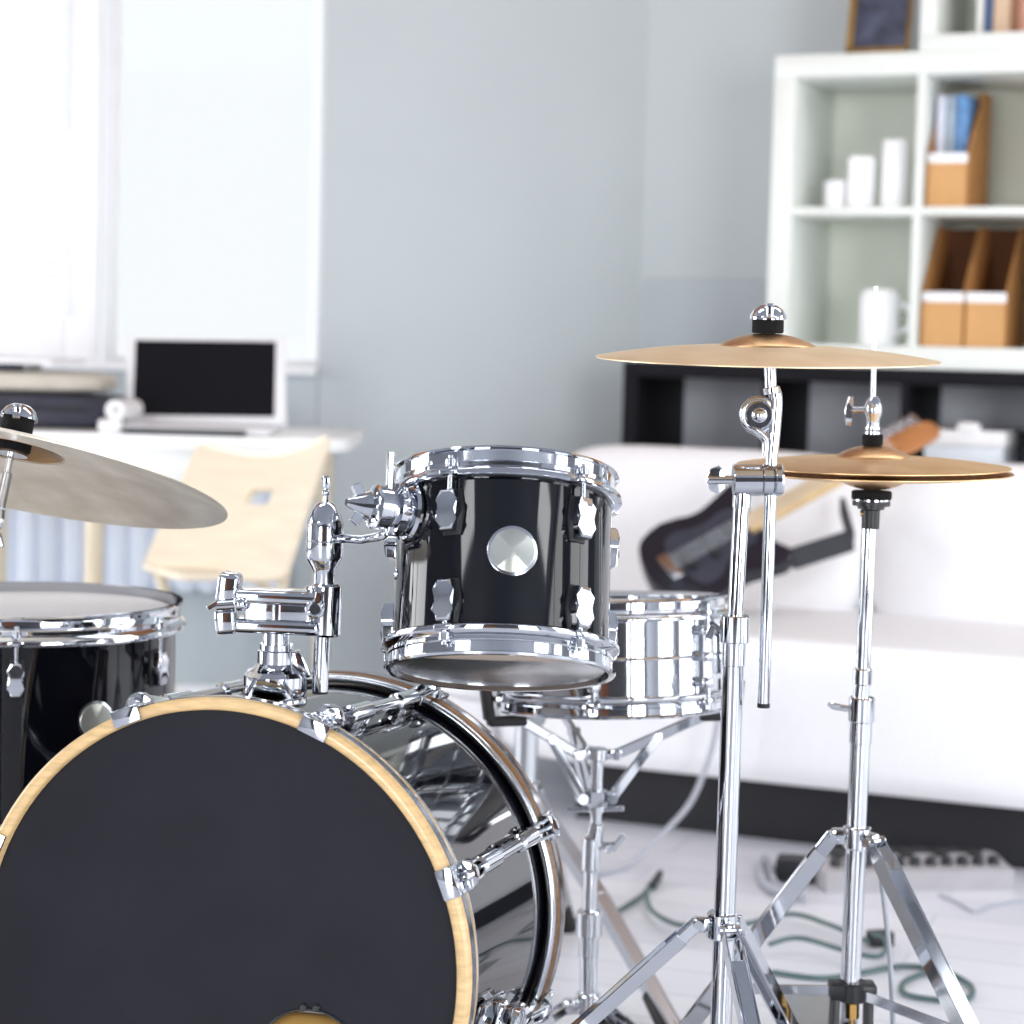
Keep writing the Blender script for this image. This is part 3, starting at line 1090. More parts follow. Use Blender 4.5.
cc = catmull(floor_px(((940, 894), (958, 903), (975, 912), (990, 906), (1010, 902), (1030, 900)), .004))
solo('thin_wire', MB().tube(cc, .003, 6), 'cable_grey', (cc[0].x, cc[0].y, 0), 'thin pale wire on the floor by the right end of the effects board', 'cable')

# ------------------------------------------------------------------ drum parts
def ring_pt(c, n, u, v, r, th, d):
    """point on a drum: th in degrees measured from u towards v"""
    a = math.radians(th)
    return c + n * d + (u * math.cos(a) + v * math.sin(a)) * r


def drum_lug(parent, c, n, u, v, rs, th, d0, d1, w=.026, h=.016, name='lug', gasket=True):
    """waisted chrome lug casing on a shell between depths d0 and d1"""
    a = math.radians(th)
    rad = u * math.cos(a) + v * math.sin(a)
    tan = n.cross(rad)
    L = d1 - d0
    T = M4(c + n * d0 + rad * rs, tan, n, rad)
    if gasket:
        MB().prism([(-w * .55, -.002), (w * .55, -.002), (w * .55, L + .002), (-w * .55, L + .002)], T @ Matrix.Translation((0, 0, -.002)), .004, .001)
    pr = [(-w * .36, 0), (w * .36, 0), (w * .40, L * .27), (w * .54, L * .5), (w * .40, L * .73), (w * .36, L), (-w * .36, L), (-w * .40, L * .73), (-w * .54, L * .5), (-w * .40, L * .27)]
    lg = MB().prism(pr, T @ Matrix.Translation((0, 0, .001)), h, .0035).build(name, 'chrome', parent, ang=50)
    if gasket:
        MB().prism([(-w * .46, -.003), (w * .46, -.003), (w * .62, L * .5), (w * .46, L + .003), (-w * .46, L + .003), (-w * .62, L * .5)], T @ Matrix.Translation((0, 0, -.002)), .004, .001).build('gasket', 'dark_gasket', lg)
    return rad


def rim_profile(r, hgt):
    """flanged hoop section: (radius, height) running from the outer lip"""
    return [(r - .006, 0), (r + .001, 0), (r + .002, .0025), (r - .0025, .0045), (r - .003, hgt * .45), (r - .0015, hgt * .5), (r - .002, hgt * .62), (r + .004, hgt * .74), (r + .0055, hgt * .8), (r + .0055, hgt * .94), (r + .003, hgt), (r - .007, hgt), (r - .008, hgt * .9), (r - .0065, hgt * .5), (r - .0055, .004)]


def tom(name, label, c, n, u, v, rs, r_rim, L, hgt, lugs, lug_d, lug_len, shell_mat, bottom_mat, rods_w=.0035, lug_w=.026, cat='drum', lug_d2=None):
    """cylindrical drum: c centre of the top rim, n pointing down through the drum"""
    r = root(name, c + n * L, label, cat)
    hs = hgt * .72
    MB().lathe([(rs - .006, hs), (rs, hs), (rs, L - hs), (rs - .006, L - hs)], c, n, 96, closed=True).build('shell', shell_mat, r)
    MB().lathe(rim_profile(r_rim, hgt), c, n, 96, closed=True).build('top_hoop', 'chrome', r, ang=40)
    MB().lathe([(a, L - h) for a, h in rim_profile(r_rim, hgt)], c, n, 96, closed=True).build('bottom_hoop', 'chrome', r, ang=40)
    MB().lathe([(0, .012), (rs - .008, .012), (rs + .001, .016)], c, n, 96).build('batter_head', 'head_coated', r)
    MB().lathe([(0, L - .004), (rs - .006, L - .004), (rs + .001, L - .008)], c, n, 96).build('resonant_head', bottom_mat, r)
    for th in lugs:
        a = math.radians(th)
        rad = u * math.cos(a) + v * math.sin(a)
        tan = n.cross(rad)
        for top in (True, False):
            d0 = lug_d if top else L - (lug_d2 or lug_d) - lug_len
            drum_lug(r, c, n, u, v, rs, th, d0, d0 + lug_len, lug_w)
            b0 = c + rad * (rs + .0095)
            if top:
                MB().cyl(b0 + n * (hgt * .3), b0 + n * (d0 + .004), rods_w * .8, seg=12).build('tension_rod', 'chrome_soft', r)
                e = MB().cyl(b0 + n * (hgt * .42), b0 + n * (hgt * .7), .0062, .0062, 12, .001)
                e.box(b0 + n * (hgt * .86), (.022, .014, .007), Matrix((tan, rad, n)).transposed(), .002)
                e.build('rim_ear', 'chrome', r)
            else:
                MB().cyl(b0 + n * (L - hgt * .3), b0 + n * (d0 + lug_len - .004), rods_w * .8, seg=12).build('tension_rod', 'chrome_soft', r)
                e = MB().cyl(b0 + n * (L - hgt * .42), b0 + n * (L - hgt * .7), .0062, .0062, 12, .001)
                e.box(b0 + n * (L - hgt * .86), (.022, .014, .007), Matrix((tan, rad, n)).transposed(), .002)
                e.build('rim_ear', 'chrome', r)
    return r


# ---- mounted tom
TC = Vector((-.0085, 2.472, .9063))
TN = Vector((-.0038, -.3238, -1)).normalized()
TU = X - TN * X.dot(TN)
TU.normalize()
TV = TN.cross(TU)
if TV.y > 0:
    TV = -TV                       # towards the camera
TL_ = .231
RS_T = .1225
# angle from the camera-facing side, positive to the right
def ang(a):
    return -a + 0 if False else a


lugs_t = [-27, 41, 111, 183, 255]
# u' = facing camera (TV), v' = right (TU)
tomr = tom('mounted_tom', 'small black lacquered tom with chrome hoops hung above the bass drum', TC, TN, TV, TU, RS_T, .1288, TL_, .034, lugs_t, .049, .046, 'black_lacquer', 'head_clear', lug_d2=.036, lug_w=.024)
MB().lathe([(RS_T - .0065, .03), (RS_T - .0062, .03), (RS_T - .0062, TL_ - .03), (RS_T - .0065, TL_ - .03)], TC, TN, 64, closed=True).build('inner_shell', 'maple_inner', tomr)


def badge(parent, c, n, u, v, rs, th, d, r, m='badge', rim='chrome_soft'):
    a = math.radians(th)
    rad = u * math.cos(a) + v * math.sin(a)
    tan = n.cross(rad)
    ti = rad.cross(tan)

    def wrapped(r0, r1, h0, h1):
        """disc bent to the shell"""
        mb = MB()
        rings = []
        for (q, h) in ((0, h1), (r0, h1), (r1, h1 * .8), (r1, h0)):
            ring = []
            for k in range(40):
                x, y = q * math.cos(2 * PI * k / 40), q * math.sin(2 * PI * k / 40)
                ph = x / rs
                p = c + n * d + ti * y + (rad * math.cos(ph) + tan * math.sin(ph)) * (rs + h)
                ring.append(mb.b.verts.new(p))
                if q == 0:
                    break
            rings.append(ring)
        for A, B in zip(rings, rings[1:]):
            for k in range(40):
                k2 = (k + 1) % 40
                if len(A) == 1:
                    mb.b.faces.new((A[0], B[k], B[k2]))
                else:
                    mb.b.faces.new((A[k], A[k2], B[k2], B[k]))
        return mb
    o = wrapped(r * .96, r, -.001, .0012).build('badge_rim', rim, parent)
    wrapped(r * .86, r * .88, .0008, .0018).build('badge', m, o if False else parent)


badge(tomr, TC, TN, TV, TU, RS_T, 5, .116, .0275)
# vent grommet
gp = ring_pt(TC, TN, TV, TU, RS_T, -78, .125)
MB().torus(gp, (gp - TC - TN * .125).normalized(), .005, .002, 20, 8).build('vent_grommet', 'chrome_soft', tomr)
# tom bracket on the left of the shell
BRa = -60
a = math.radians(BRa)
brad = TV * math.cos(a) + TU * math.sin(a)
bp0 = TC + TN * .062 + brad * RS_T
bm = MB()
bm.lathe([(0, -.002), (.032, -.002), (.034, .002), (.032, .006), (.026, .008), (.026, .012), (.03, .014), (.03, .022), (.022, .024), (.022, .028), (.025, .03), (.025, .044), (.02, .047), (0, .047)], bp0, brad, 40)
bm.build('mount_bracket', 'chrome', tomr)
wb = MB()
wb.lathe([(0, .047), (.012, .047), (.016, .052), (.006, .075), (.004, .078), (0, .078)], bp0, brad, 24)
tanb = TN.cross(brad).normalized()
for s in (-1, 1):
    wb.strap(bp0 + brad * .056, bp0 + brad * .068 + TN * s * .022, brad, .012, .006)
wb.build('wing_bolt', 'chrome', tomr)

# ---- floor tom
FC = Vector((-.678, 3.022, .6826))
FN = Vector((.0, .0, -1))
flr = tom('floor_tom', 'large black floor tom with white head standing behind the bass drum', FC, FN, -Yv, X, .204, .213, .42, .04, [8 + 60 * k for k in range(6)], .060, .046, 'black_lacquer', 'head_coated', lug_w=.02)
badge(flr, FC, FN, -Yv, X, .204, 38, .143, .026)
for th in (150, 215, 300):
    q = ring_pt(FC, FN, -Yv, X, .204 + .018, th, 0)
    rad = (q - FC).normalized()
    tn_ = FN.cross(rad)
    lgp = MB().tube([Vector((q.x, q.y, .58)), Vector((q.x, q.y, .12)), Vector((q.x, q.y, .05)) + rad * .02, Vector((q.x, q.y, .012)) + rad * .022], .0055, 10).build('leg', 'chrome_soft', flr)
    MB().cyl(Vector((q.x, q.y, 0)) + rad * .022, Vector((q.x, q.y, .04)) + rad * .0215, .012, .009, 16, .002).build('rubber_foot', 'rubber', lgp)
    MB().box(Vector((q.x, q.y, .45)), (.03, .04, .06), Matrix((tn_, rad, Z)).transposed(), .005).build('leg_bracket', 'chrome', flr)

# ---- snare drum
kS = .895
SC = Vector((.1598 * kS, 3.400 * kS, CZ - (CZ - .6658) * kS))
SN = Vector((.035, -.072, -1)).normalized()
SU = X - SN * X.dot(SN)
SU.normalize()
SV = SN.cross(SU)
if SV.y > 0:
    SV = -SV
SLn = .18 * kS
RSS = .157
sn = tom('snare_drum', 'chrome shelled snare drum sitting in the basket of its stand', SC, SN, SV, SU, RSS, .1645, SLn, .030, [], .045, .05, 'chrome', 'head_clear')
MB().torus(SC + SN * SLn / 2, SN, RSS + .0005, .0022, 96, 8).build('shell_bead', 'chrome', sn)
for k in range(6):
    th = -11 + 60 * k
    a = math.radians(th)
    rad = SV * math.cos(a) + SU * math.sin(a)
    tan = SN.cross(rad)
    b0 = SC + rad * (RSS + .012)
    lg = MB()
    lg.cyl(b0 + SN * .045, b0 + SN * (SLn - .045), .0055, .0055, 16, .001)
    for dd in (.045, SLn / 2, SLn - .045):
        lg.lathe([(0, -.007), (.0065, -.007), (.008, -.004), (.008, .004), (.0065, .007), (0, .007)], b0 + SN * dd, SN, 16)
        lg.cyl(b0 + SN * dd - rad * .013, b0 + SN * dd, .0055, seg=12)
    lg.build('lug', 'chrome', sn)
    for d0, d1, dr_ in ((.008, .045, .02), (SLn - .008, SLn - .045, SLn - .02)):
        MB().cyl(b0 + SN * d0, b0 + SN * d1, .003, seg=10).build('tension_rod', 'chrome_soft', sn)
        MB().box(b0 + SN * dr_, (.02, .016, .009), Matrix((tan, rad, SN)).transposed(), .002).build('rim_ear', 'chrome', sn)
a = math.radians(78)
rad = SV * math.cos(a) + SU * math.sin(a)
tan = SN.cross(rad)
tb = MB()
Rt = Matrix((tan, rad, SN)).transposed()
tb.box(SC + SN * .08 + rad * (RSS + .008), (.03, .016, .06), Rt, .003)
tb.build('strainer', 'chrome', sn)
MB().strap(SC + SN * .075 + rad * (RSS + .02), SC + SN * .035 + rad * (RSS + .035) - tan * .012, tan, .012, .004).build('strainer_lever', 'chrome', sn)
ws = MB()
for q in range(-6, 7):
    ws.cyl(SC + SN * (SLn - .009) + SU * q * .003 + SV * .12, SC + SN * (SLn - .009) + SU * q * .003 - SV * .12, .0009, seg=5)
ws.build('snare_wires', 'steel_satin', sn)

# ---- bass drum
BC = Vector((-.3187, 2.3279, .3652))
yaw, pit = .2578, -.069
BN = Vector((math.sin(yaw) * math.cos(pit), math.cos(yaw) * math.cos(pit), math.sin(pit)))
BU = BN.cross(Z).normalized()
BV = BU.cross(BN)
BL = .4525
RB_S = .279
RH = .295


def bpnt(th, r, d):
    return ring_pt(BC, BN, BU, BV, r, th, d)


bs = root('bass_drum', Vector((BC.x, BC.y, 0)) + Vector((BN.x, BN.y, 0)) * BL / 2, 'large black bass drum with natural maple hoops and a ported dark front head', 'drum')
MB().lathe([(RB_S - .008, .03), (RB_S, .03), (RB_S, BL - .03), (RB_S - .008, BL - .03)], BC, BN, 160, closed=True).build('shell', 'black_lacquer', bs)
MB().lathe([(RB_S - .0085, .032), (RB_S - .0082, .032), (RB_S - .0082, BL - .032), (RB_S - .0085, BL - .032)], BC, BN, 128, closed=True).build('inner_shell', 'maple_inner', bs)
for nm, d0, d1 in (('front_hoop', 0, .042), ('rear_hoop', BL, BL - .042)):
    s_ = 1 if d1 > d0 else -1
    e = .003
    pr = [(RH - .014, d0 + s_ * e), (RH - .014 + e, d0), (RH - e, d0), (RH, d0 + s_ * e), (RH, d1 - s_ * e), (RH - e, d1), (RH - .014 + e, d1), (RH - .014, d1 - s_ * e)]
    hp = MB().lathe(pr, BC, BN, 160, closed=True).build(nm, 'maple' if s_ > 0 else 'maple_shaded', bs, ang=60)  # rear hoop is the same maple with its shade painted darker
    MB().lathe([(RH - .001, d0 + s_ * .016), (RH + .0006, d0 + s_ * .016), (RH + .0006, d0 + s_ * .030), (RH - .001, d0 + s_ * .030)], BC, BN, 160, closed=True).build('inlay', 'inlay', hp)
    MB().torus(BC + BN * (d1 + s_ * .006), BN, RB_S + .0085, .0058, 160, 12).build('flesh_hoop', 'chrome_soft', bs)
# front head with its port
ht = P(317, 1060, 2.33) - BC
hx, hy = ht.dot(BU), ht.dot(BV)
PR = .061


def head_mesh(r, d, hole=None):
    mb = MB()
    es = []
    for (cx_, cy_, rad_, n_) in ([(0, 0, r, 160)] + ([(hole[0], hole[1], hole[2], 48)] if hole else [])):
        ring = [mb.b.verts.new(BC + BN * d + BU * (cx_ + rad_ * math.cos(2 * PI * k / n_)) + BV * (cy_ + rad_ * math.sin(2 * PI * k / n_))) for k in range(n_)]
        es += [mb.b.edges.new((ring[k], ring[(k + 1) % n_])) for k in range(n_)]
    g_ = bmesh.ops.triangle_fill(mb.b, edges=es, use_beauty=True, use_dissolve=False)
    fs = [x for x in g_['geom'] if isinstance(x, bmesh.types.BMFace)]
    ex = bmesh.ops.extrude_face_region(mb.b, geom=fs) if hole else {'geom': []}
    bmesh.ops.translate(mb.b, vec=BN * .001, verts=[x for x in ex['geom'] if isinstance(x, bmesh.types.BMVert)])
    return mb


fh = head_mesh(RB_S + .002, .013, (hx, hy, PR)).build('front_head', 'black_head', bs, ang=20)
MB().torus(BC + BN * .0125 + BU * hx + BV * hy, BN, PR + .001, .0016, 56, 10).build('port_ring', 'black_plastic', fh)
for (px_, py_) in ((310, 1003), (324, 1003)):
    q = P(px_, py_, 2.33)
    q = BC + BU * (q - BC).dot(BU) + BV * (q - BC).dot(BV) + BN * .0125
    MB().lathe([(0, -.004), (.003, -.004), (.0045, -.002), (.0045, .001), (0, .001)], q, BN, 14).build('port_screw', 'black_plastic', fh)
head_mesh(RB_S + .002, BL - .014).build('batter_head', 'head_coated', bs, ang=20)
pc_ = BC + BU * hx + BV * (hy - .03) + BN * .075
MB().puff(pc_, (.26, .16, .07), Matrix((BU, BV, BN)).transposed() @ Matrix.Rotation(-.5, 3, 'X'), 3.5).build('added_port_pad', 'pad_amber', bs)  # added amber pad stands in for the lit gold inside the drum
# lugs, rods, claws
for k in range(8):
    th = 23 + 45 * k
    a = math.radians(th)
    rad = BU * math.cos(a) + BV * math.sin(a)
    tan = BN.cross(rad)
    Rr = Matrix((tan, rad, BN)).transposed()
    lg = MB()
    for d0, d1 in ((.105, .175), (.278, .348)):
        lg.cyl(bpnt(th, RB_S + .017, d0), bpnt(th, RB_S + .017, d1), .011, .011, 20, .003)
        lg.box(bpnt(th, RB_S + .008, (d0 + d1) / 2), (.018, .018, (d1 - d0) * .8), Rr, .003)
    lg.cyl(bpnt(th, RB_S + .017, .10), bpnt(th, RB_S + .017, .352), .0078, seg=18)
    lg.build('lug', 'chrome', bs)
    for f_, s_, e_ in ((0.0, 1, .105), (BL, -1, .348)):
        cw = MB()
        cw.box(bpnt(th, RH - .0045, f_ - s_ * .002), (.034, .019, .004), Rr, .0012)            # lip over the hoop edge
        cw.box(bpnt(th, RH + .0025, f_ + s_ * .020), (.034, .004, .046), Rr, .0012)            # plate across the hoop
        for q in (-.011, 0, .011):
            cw.box(bpnt(th, RH + .004, f_ + s_ * .012) + tan * q, (.003, .004, .022), Rr, .001)
        # arched ear that takes the rod
        arch = [(-.017, 0), (-.0165, .006), (-.012, .013), (-.005, .017), (.005, .017), (.012, .013), (.0165, .006), (.017, 0)]
        cw.prism(arch, M4(bpnt(th, RH + .002, f_ + s_ * .036), tan, rad, BN * s_), .009, .001)
        clw = cw.build('claw', 'chrome', bs)
        MB().cyl(bpnt(th, RH + .0095, f_ + s_ * .024), bpnt(th, RH + .0095, f_ + s_ * .038), .006, .006, 16, .0015).build('rod_head', 'chrome_soft', clw)
        # U frame bridging down to the lug
        fm = MB()
        for s2 in (-1, 1):
            fm.strap(bpnt(th, RH + .008, f_ + s_ * .04) + tan * .0105 * s2, bpnt(th, RB_S + .016, f_ + s_ * .098) + tan * .009 * s2, rad, .011, .004)
        fm.build('claw_frame', 'chrome', bs)
        MB().cyl(bpnt(th, RH + .009, f_ + s_ * .038), bpnt(th, RB_S + .017, e_), .0032, seg=12).build('tension_rod', 'chrome_soft', bs)
# folding spurs
for th, sx in ((-13, 1), (193, -1)):
    a = math.radians(th)
    rad = BU * math.cos(a) + BV * math.sin(a)
    tan = BN.cross(rad)
    Rr = Matrix((tan, rad, BN)).transposed()
    c0 = bpnt(th, RB_S, .15)
    sp_ = MB()
    sp_.box(c0 + rad * .006, (.05, .012, .09), Rr, .005)
    sp_.lathe([(0, 0), (.026, 0), (.028, .004), (.028, .014), (.024, .017), (.026, .02), (.026, .034), (.02, .038), (0, .038)], c0 + rad * .008, rad, 32)
    sp_.cyl(c0 + rad * .03 - BN * .02, c0 + rad * .03 + BN * .055, .016, .016, 24, .003)
    spur = sp_.build('spur_bracket', 'chrome', bs)
    foot = Vector((c0.x + rad.x * .30, c0.y - .12, .02))
    hip = c0 + rad * .03
    MB().tube([hip + (hip - foot).normalized() * .05, hip, hip.lerp(foot, .5)], .0085, 14).build('spur_tube', 'chrome', spur)
    MB().tube([hip.lerp(foot, .45), foot], .0065, 12).build('spur_rod', 'chrome_soft', spur)
    MB().cyl(foot - Z * .02 + (hip - foot).normalized() * .0, foot + (hip - foot).normalized() * .035, .011, .009, 16, .002).build('rubber_foot', 'rubber', spur)
# lifter pad that keeps the drum off the floor at its rear
q = Vector((BC.x, BC.y, 0)) + Vector((BN.x, BN.y, 0)) * (BL - .02)
MB().box(q + Z * .02, (.14, .05, .045), Matrix.Rotation(-yaw, 3, 'Z'), .006).build('lifter_pad', 'rubber', bs)

# ---- tom holder on the bass drum
YH = 2.46
hb = bpnt(84, RB_S, .125)
hb0 = P(276, 690, YH)
th_ = root('tom_holder', hb0, 'chrome tom holder with clamp and L-rod rising from the bass drum', 'drum hardware')


def hp_(x, y, Y=YH):
    return P(x, y, Y)


b = MB()
ax0 = (hp_(278, 600) - hp_(275, 700)).normalized()
b0 = hp_(275, 697)
PXM = 1 / 872.0
b.lathe([(0, -.012), (.036, -.012), (.0375, -.008), (.036, -.003), (.0365, 0), (.0365, .022), (.033, .027), (.026, .03), (.0215, .036), (.0215, .05), (.018, .052), (0, .052)], b0 + ax0 * .004, ax0, 44)
b.build('base_mount', 'chrome', th_, ang=30)
MB().lathe([(0, 0), (.019, 0), (.019, .014), (0, .014)], b0 + ax0 * .048, ax0, 20).build('base_collar', 'chrome', th_)
wing = MB()
wing.box(b0 + ax0 * .038 + X * .028, (.016, .012, .034), Matrix.Rotation(-.45, 3, 'Y'), .003)
wing.build('base_wing', 'chrome', th_)
MB().cyl(b0 + ax0 * .05, hp_(278, 590), .0158, seg=32).build('post', 'chrome', th_)
# clamp: two bands around the post and the right hand barrel
cl_ = MB()
for (ya, yb) in ((588, 603), (617, 632)):
    A_, B_ = hp_(225, ya), hp_(330, ya + 3)
    m0 = hp_(278, (ya + yb) / 2 + 1)
    cl_.box(m0, (.100, .042, .0165), Matrix.Rotation(.02, 3, 'Y'), .006, 3)
cl_.box(hp_(278, 610), (.075, .030, .03), None, .003)
for s in (-1,):
    cl_.box(hp_(229, 588), (.026, .036, .036), Matrix.Rotation(.12, 3, 'Y'), .006, 3)
    cl_.box(hp_(227, 620), (.026, .036, .030), Matrix.Rotation(-.1, 3, 'Y'), .006, 3)
cl_.cyl(hp_(325, 636), hp_(327, 583), .0178, .0178, 28, .003)
cl_.cyl(hp_(312, 627), hp_(314, 586), .0115, .0115, 20, .003)
cl_.build('clamp', 'chrome', th_, ang=40)
ws_ = MB()
ws_.cyl(hp_(243, 604, YH - .02), hp_(216, 606, YH - .02), .006, .006, 14, .001)
ws_.ball(hp_(240, 604, YH - .022), .0085, 10)
ws_.strap(hp_(218, 602, YH - .02), hp_(208, 608, YH - .02), Yv, .012, .005)
ws_.build('clamp_wing_screw', 'chrome', th_)
kb = MB()
kb.torus(hp_(315, 609, YH - .022), Yv, .0085, .0028, 24, 8)
kb.cyl(hp_(315, 609, YH - .024), hp_(315, 609, YH), .006, seg=16)
kb.strap(hp_(317, 603, YH - .024), hp_(319, 592, YH - .024), X, .007, .004)
kb.build('clamp_key_screw', 'chrome', th_)
MB().cyl(hp_(320, 692), hp_(325, 575), .0092, .0092, 24, .001).build('down_rod', 'chrome', th_)
MB().cyl(hp_(320, 693.5), hp_(320, 690), .009, seg=20).build('end_cap', 'rubber', th_)
axr = (hp_(325, 500) - hp_(323, 600)).normalized()
bb = MB()
bj = hp_(324, 583)
k_ = .00116
bb.lathe([(0, -.004), (.0126, -.004), (.0126, .012), (.015, .018), (.0205, .027), (.0218, .031), (.0218, .048), (.0210, .0492), (.0218, .0504), (.0218, .069), (.0195, .074), (.0155, .085), (.011, .091), (.008, .093), (0, .093)], bj, axr, 36)
bb.build('ball_joint', 'chrome', th_, ang=30)
tw = MB()
tt0 = bj + axr * .092
tw.cyl(tt0, tt0 + axr * .020, .0035, seg=14)
tw.ball(tt0 + axr * .012, .005, 8)
tw.box(tt0 + axr * .024, (.010, .008, .016), None, .003)
tw.build('top_screw', 'chrome', th_)
# L rod: out of the ball, over to the tom bracket and straight up
brk = bp0 + brad * .037
e_up = P(391, 452, brk.y)
low = P(389, 527, brk.y)
pts = [bj + axr * .052 + X * .015, P(362, 540, (YH + brk.y) / 2), P(380, 536.5, brk.y), P(385.5, 533, brk.y), P(388, 527, brk.y), P(389.5, 505, brk.y), e_up]
MB().tube(pts[:1] + catmull(pts[1:], 5), .0052, 14).build('l_rod', 'chrome', th_)

# ------------------------------------------------------------------ cymbals
def cymbal(name, label, pos, up, r, bow, bell_r, bell_h, m, bell_m, flip=False, group=None):
    """pos = centre of the bell base hole level on the edge plane + bow; local z up"""
    u_, v_, a_ = frame(up, Vector((0, 1, 0)))
    R = Matrix((u_, v_, a_)).transposed()
    prof = []
    n = 26
    for i in range(n + 1):
        t = i / n
        rr_ = bell_r + (r - bell_r) * t
        prof.append((rr_, bow * (1 - t ** 1.8)))
    t_ = .0012
    top = prof
    bot = [(q, h - t_) for q, h in reversed(prof)]
    mb = MB()
    mb.lathe(top + bot, (0, 0, 0), Z, 128, closed=True)
    if flip:
        bmesh.ops.transform(mb.b, matrix=Matrix.Rotation(PI, 4, 'X'), verts=mb.b.verts[:])
    o = mb.build(name, m, None, ang=60)
    o.matrix_world = M4(Vector(pos), u_, v_, a_)
    W[o.name] = o.matrix_world.copy()
    tag(o, label, 'cymbal', group)
    bp_ = [(.006, bow + bell_h)]
    for i in range(1, 13):
        t = i / 12
        bp_.append((.006 + (bell_r + .0015 - .006) * t, bow + bell_h * math.cos(t * PI / 2) ** .8 - .0002))
    bb_ = MB()
    bb_.lathe(bp_ + [(q, h - t_ - .0003) for q, h in reversed(bp_)], (0, 0, 0), Z, 64, closed=True)
    if flip:
        bmesh.ops.transform(bb_.b, matrix=Matrix.Rotation(PI, 4, 'X'), verts=bb_.b.verts[:])
    bb_.build('bell', bell_m, o, ang=60, local=True)
    return o, a_


YC = 2.55
cpos = P(767, 358.5, YC)
cup = Vector((-.012, -.042, 1)).normalized()
cymbal('crash_cymbal', 'bronze crash cymbal level on the tall chrome stand, above the hi-hat', cpos, cup, .2025, .015, .056, .0145, 'bronze', 'bronze_bell')
YHH = 2.79
hpos = P(873, 465.5, YHH)
hup = Vector((-.016, -.012, 1)).normalized()
cymbal('hi_hat_cymbal', 'upper bronze hi-hat cymbal lying bell up over its twin', hpos, hup, .176, .011, .048, .015, 'bronze_warm', 'bronze_bell', False, 'hi-hat pair')
cymbal('hi_hat_cymbal', 'lower bronze hi-hat cymbal lying bell down beneath its twin', P(873.5, 472, YHH), hup, .1785, .010, .045, .013, 'bronze_warm', 'bronze_bell', True, 'hi-hat pair')
YRd = 2.58
rup = Vector((.14, .262, .95)).normalized()
rpos = P(7, 473, YRd)
cymbal('ride_cymbal', 'large grey bronze ride cymbal tilted to show its underside, above the floor tom', rpos, rup, .268, .030, .062, .020, 'bronze_ride', 'bronze_dark')

# ------------------------------------------------------------------ stands
def topnut(parent, base, up, k=1.0):
    """black felt and chrome dome nut on top of a cymbal"""
    MB().lathe([(0, 0), (.0185 * k, 0), (.0195 * k, .002), (.0195 * k, .015 * k), (.0185 * k, .017 * k), (0, .017 * k)], base, up, 32).build('felt', 'felt', parent)
    MB().lathe([(0, .017 * k), (.0225 * k, .017 * k), (.022 * k, .022 * k), (.018 * k, .029 * k), (.011 * k, .034 * k), (0, .0355 * k)], base, up, 32).build('wing_nut', 'chrome', parent)
    MB().box(Vector(base) + Vector(up) * .027 * k - Yv * .016 * k, (.010 * k, .014 * k, .018 * k), None, .002).build('nut_rib', 'chrome', parent)


def leg_pair(parent, top, foot, name='leg', w=.017, t=.003, gap=.016, m='chrome'):
    """U-channel tripod leg: two flanges joined by a web, rubber foot at the end"""
    top, foot = Vector(top), Vector(foot)
    d = (foot - top).normalized()
    side = d.cross(Z).normalized()
    upv = side.cross(d).normalized()
    mb = MB()
    hip = top + d * .03
    for s in (-1, 1):
        mb.strap(top + side * s * gap * .5, hip + side * s * gap * .62, upv, w * .8, t)
        mb.strap(hip + side * s * gap * .62 - d * .004, foot + side * s * gap * .5, upv, w, t)
    mb.strap(top + d * .045 + upv * w * .42, foot + upv * w * .42, side, gap, t * .7)
    mb.cyl(top - side * gap * .8, top + side * gap * .8, .0055, seg=14)
    l = mb.build(name, m, parent)
    MB().cyl(foot - d * .05, Vector((foot.x, foot.y, 0)) + (d - Z * d.z) * .01, .0125, .015, 18, .003).build('rubber_foot', 'rubber', l)
    return l


# crash stand ---------------------------------------------------------------
cb_ = P(716, 1190, YC)
cs = root('cymbal_stand', (cb_.x, YC, 0), 'tall chrome cymbal stand in front of the sofa carrying the crash cymbal', 'cymbal stand')


def c_(x, y, Y=YC):
    return P(x, y, Y)


MB().cyl(c_(716.5, 1150), c_(734, 642), .0132, seg=28).build('lower_tube', 'chrome', cs)
MB().cyl(c_(733.2, 665.5), c_(734, 641), .0142, .0142, 28, .001).build('lower_sleeve', 'chrome_soft', cs)
MB().cyl(c_(734, 642.5), c_(734.8, 615), .0178, .0178, 28, .0015).build('height_collar', 'chrome', cs)
wg = MB()
wg.strap(c_(722, 632, YC - .0), c_(710, 622), Yv, .012, .006)
wg.strap(c_(713, 624), c_(708, 638), Yv, .013, .007)
wg.build('height_wing', 'chrome', cs)
MB().cyl(c_(735, 620), c_(741.5, 500), .0096, seg=24).build('upper_tube', 'chrome', cs)
cm = MB()
cm.cyl(c_(733, 480), c_(762, 480), .0192, .0192, 36, .001)
cm.cyl(c_(762.4, 480), c_(773, 480), .0192, .0192, 36, .001)
cm.cyl(c_(773.4, 480), c_(783, 480), .0192, .0192, 36, .0025)
cm.cyl(c_(741.5, 508), c_(743, 478), .0112, .0112, 24, .001)
cm.build('boom_clamp', 'chrome', cs)
wn = MB()
wn.cyl(c_(734, 480), c_(707, 480), .0052, .0052, 16, .001)
wn.prism([(-.017, .004), (-.013, .014), (0, .021), (.013, .014), (.017, .004), (.010, -.004), (-.010, -.004)], M4(c_(722, 480) - Yv * .002, Z, -X, Yv), .005, .001)
wn.build('wing_bolt', 'chrome', cs)
MB().cyl(c_(763.5, 706), c_(772.5, 432), .0074, .0074, 24, .0008).build('boom_rod', 'chrome', cs)
MB().cyl(c_(763.4, 707.5), c_(763.6, 703), .0076, seg=20).build('end_cap', 'rubber', cs)
ti = MB()
tc_ = c_(758.5, 415)
Y0 = YC
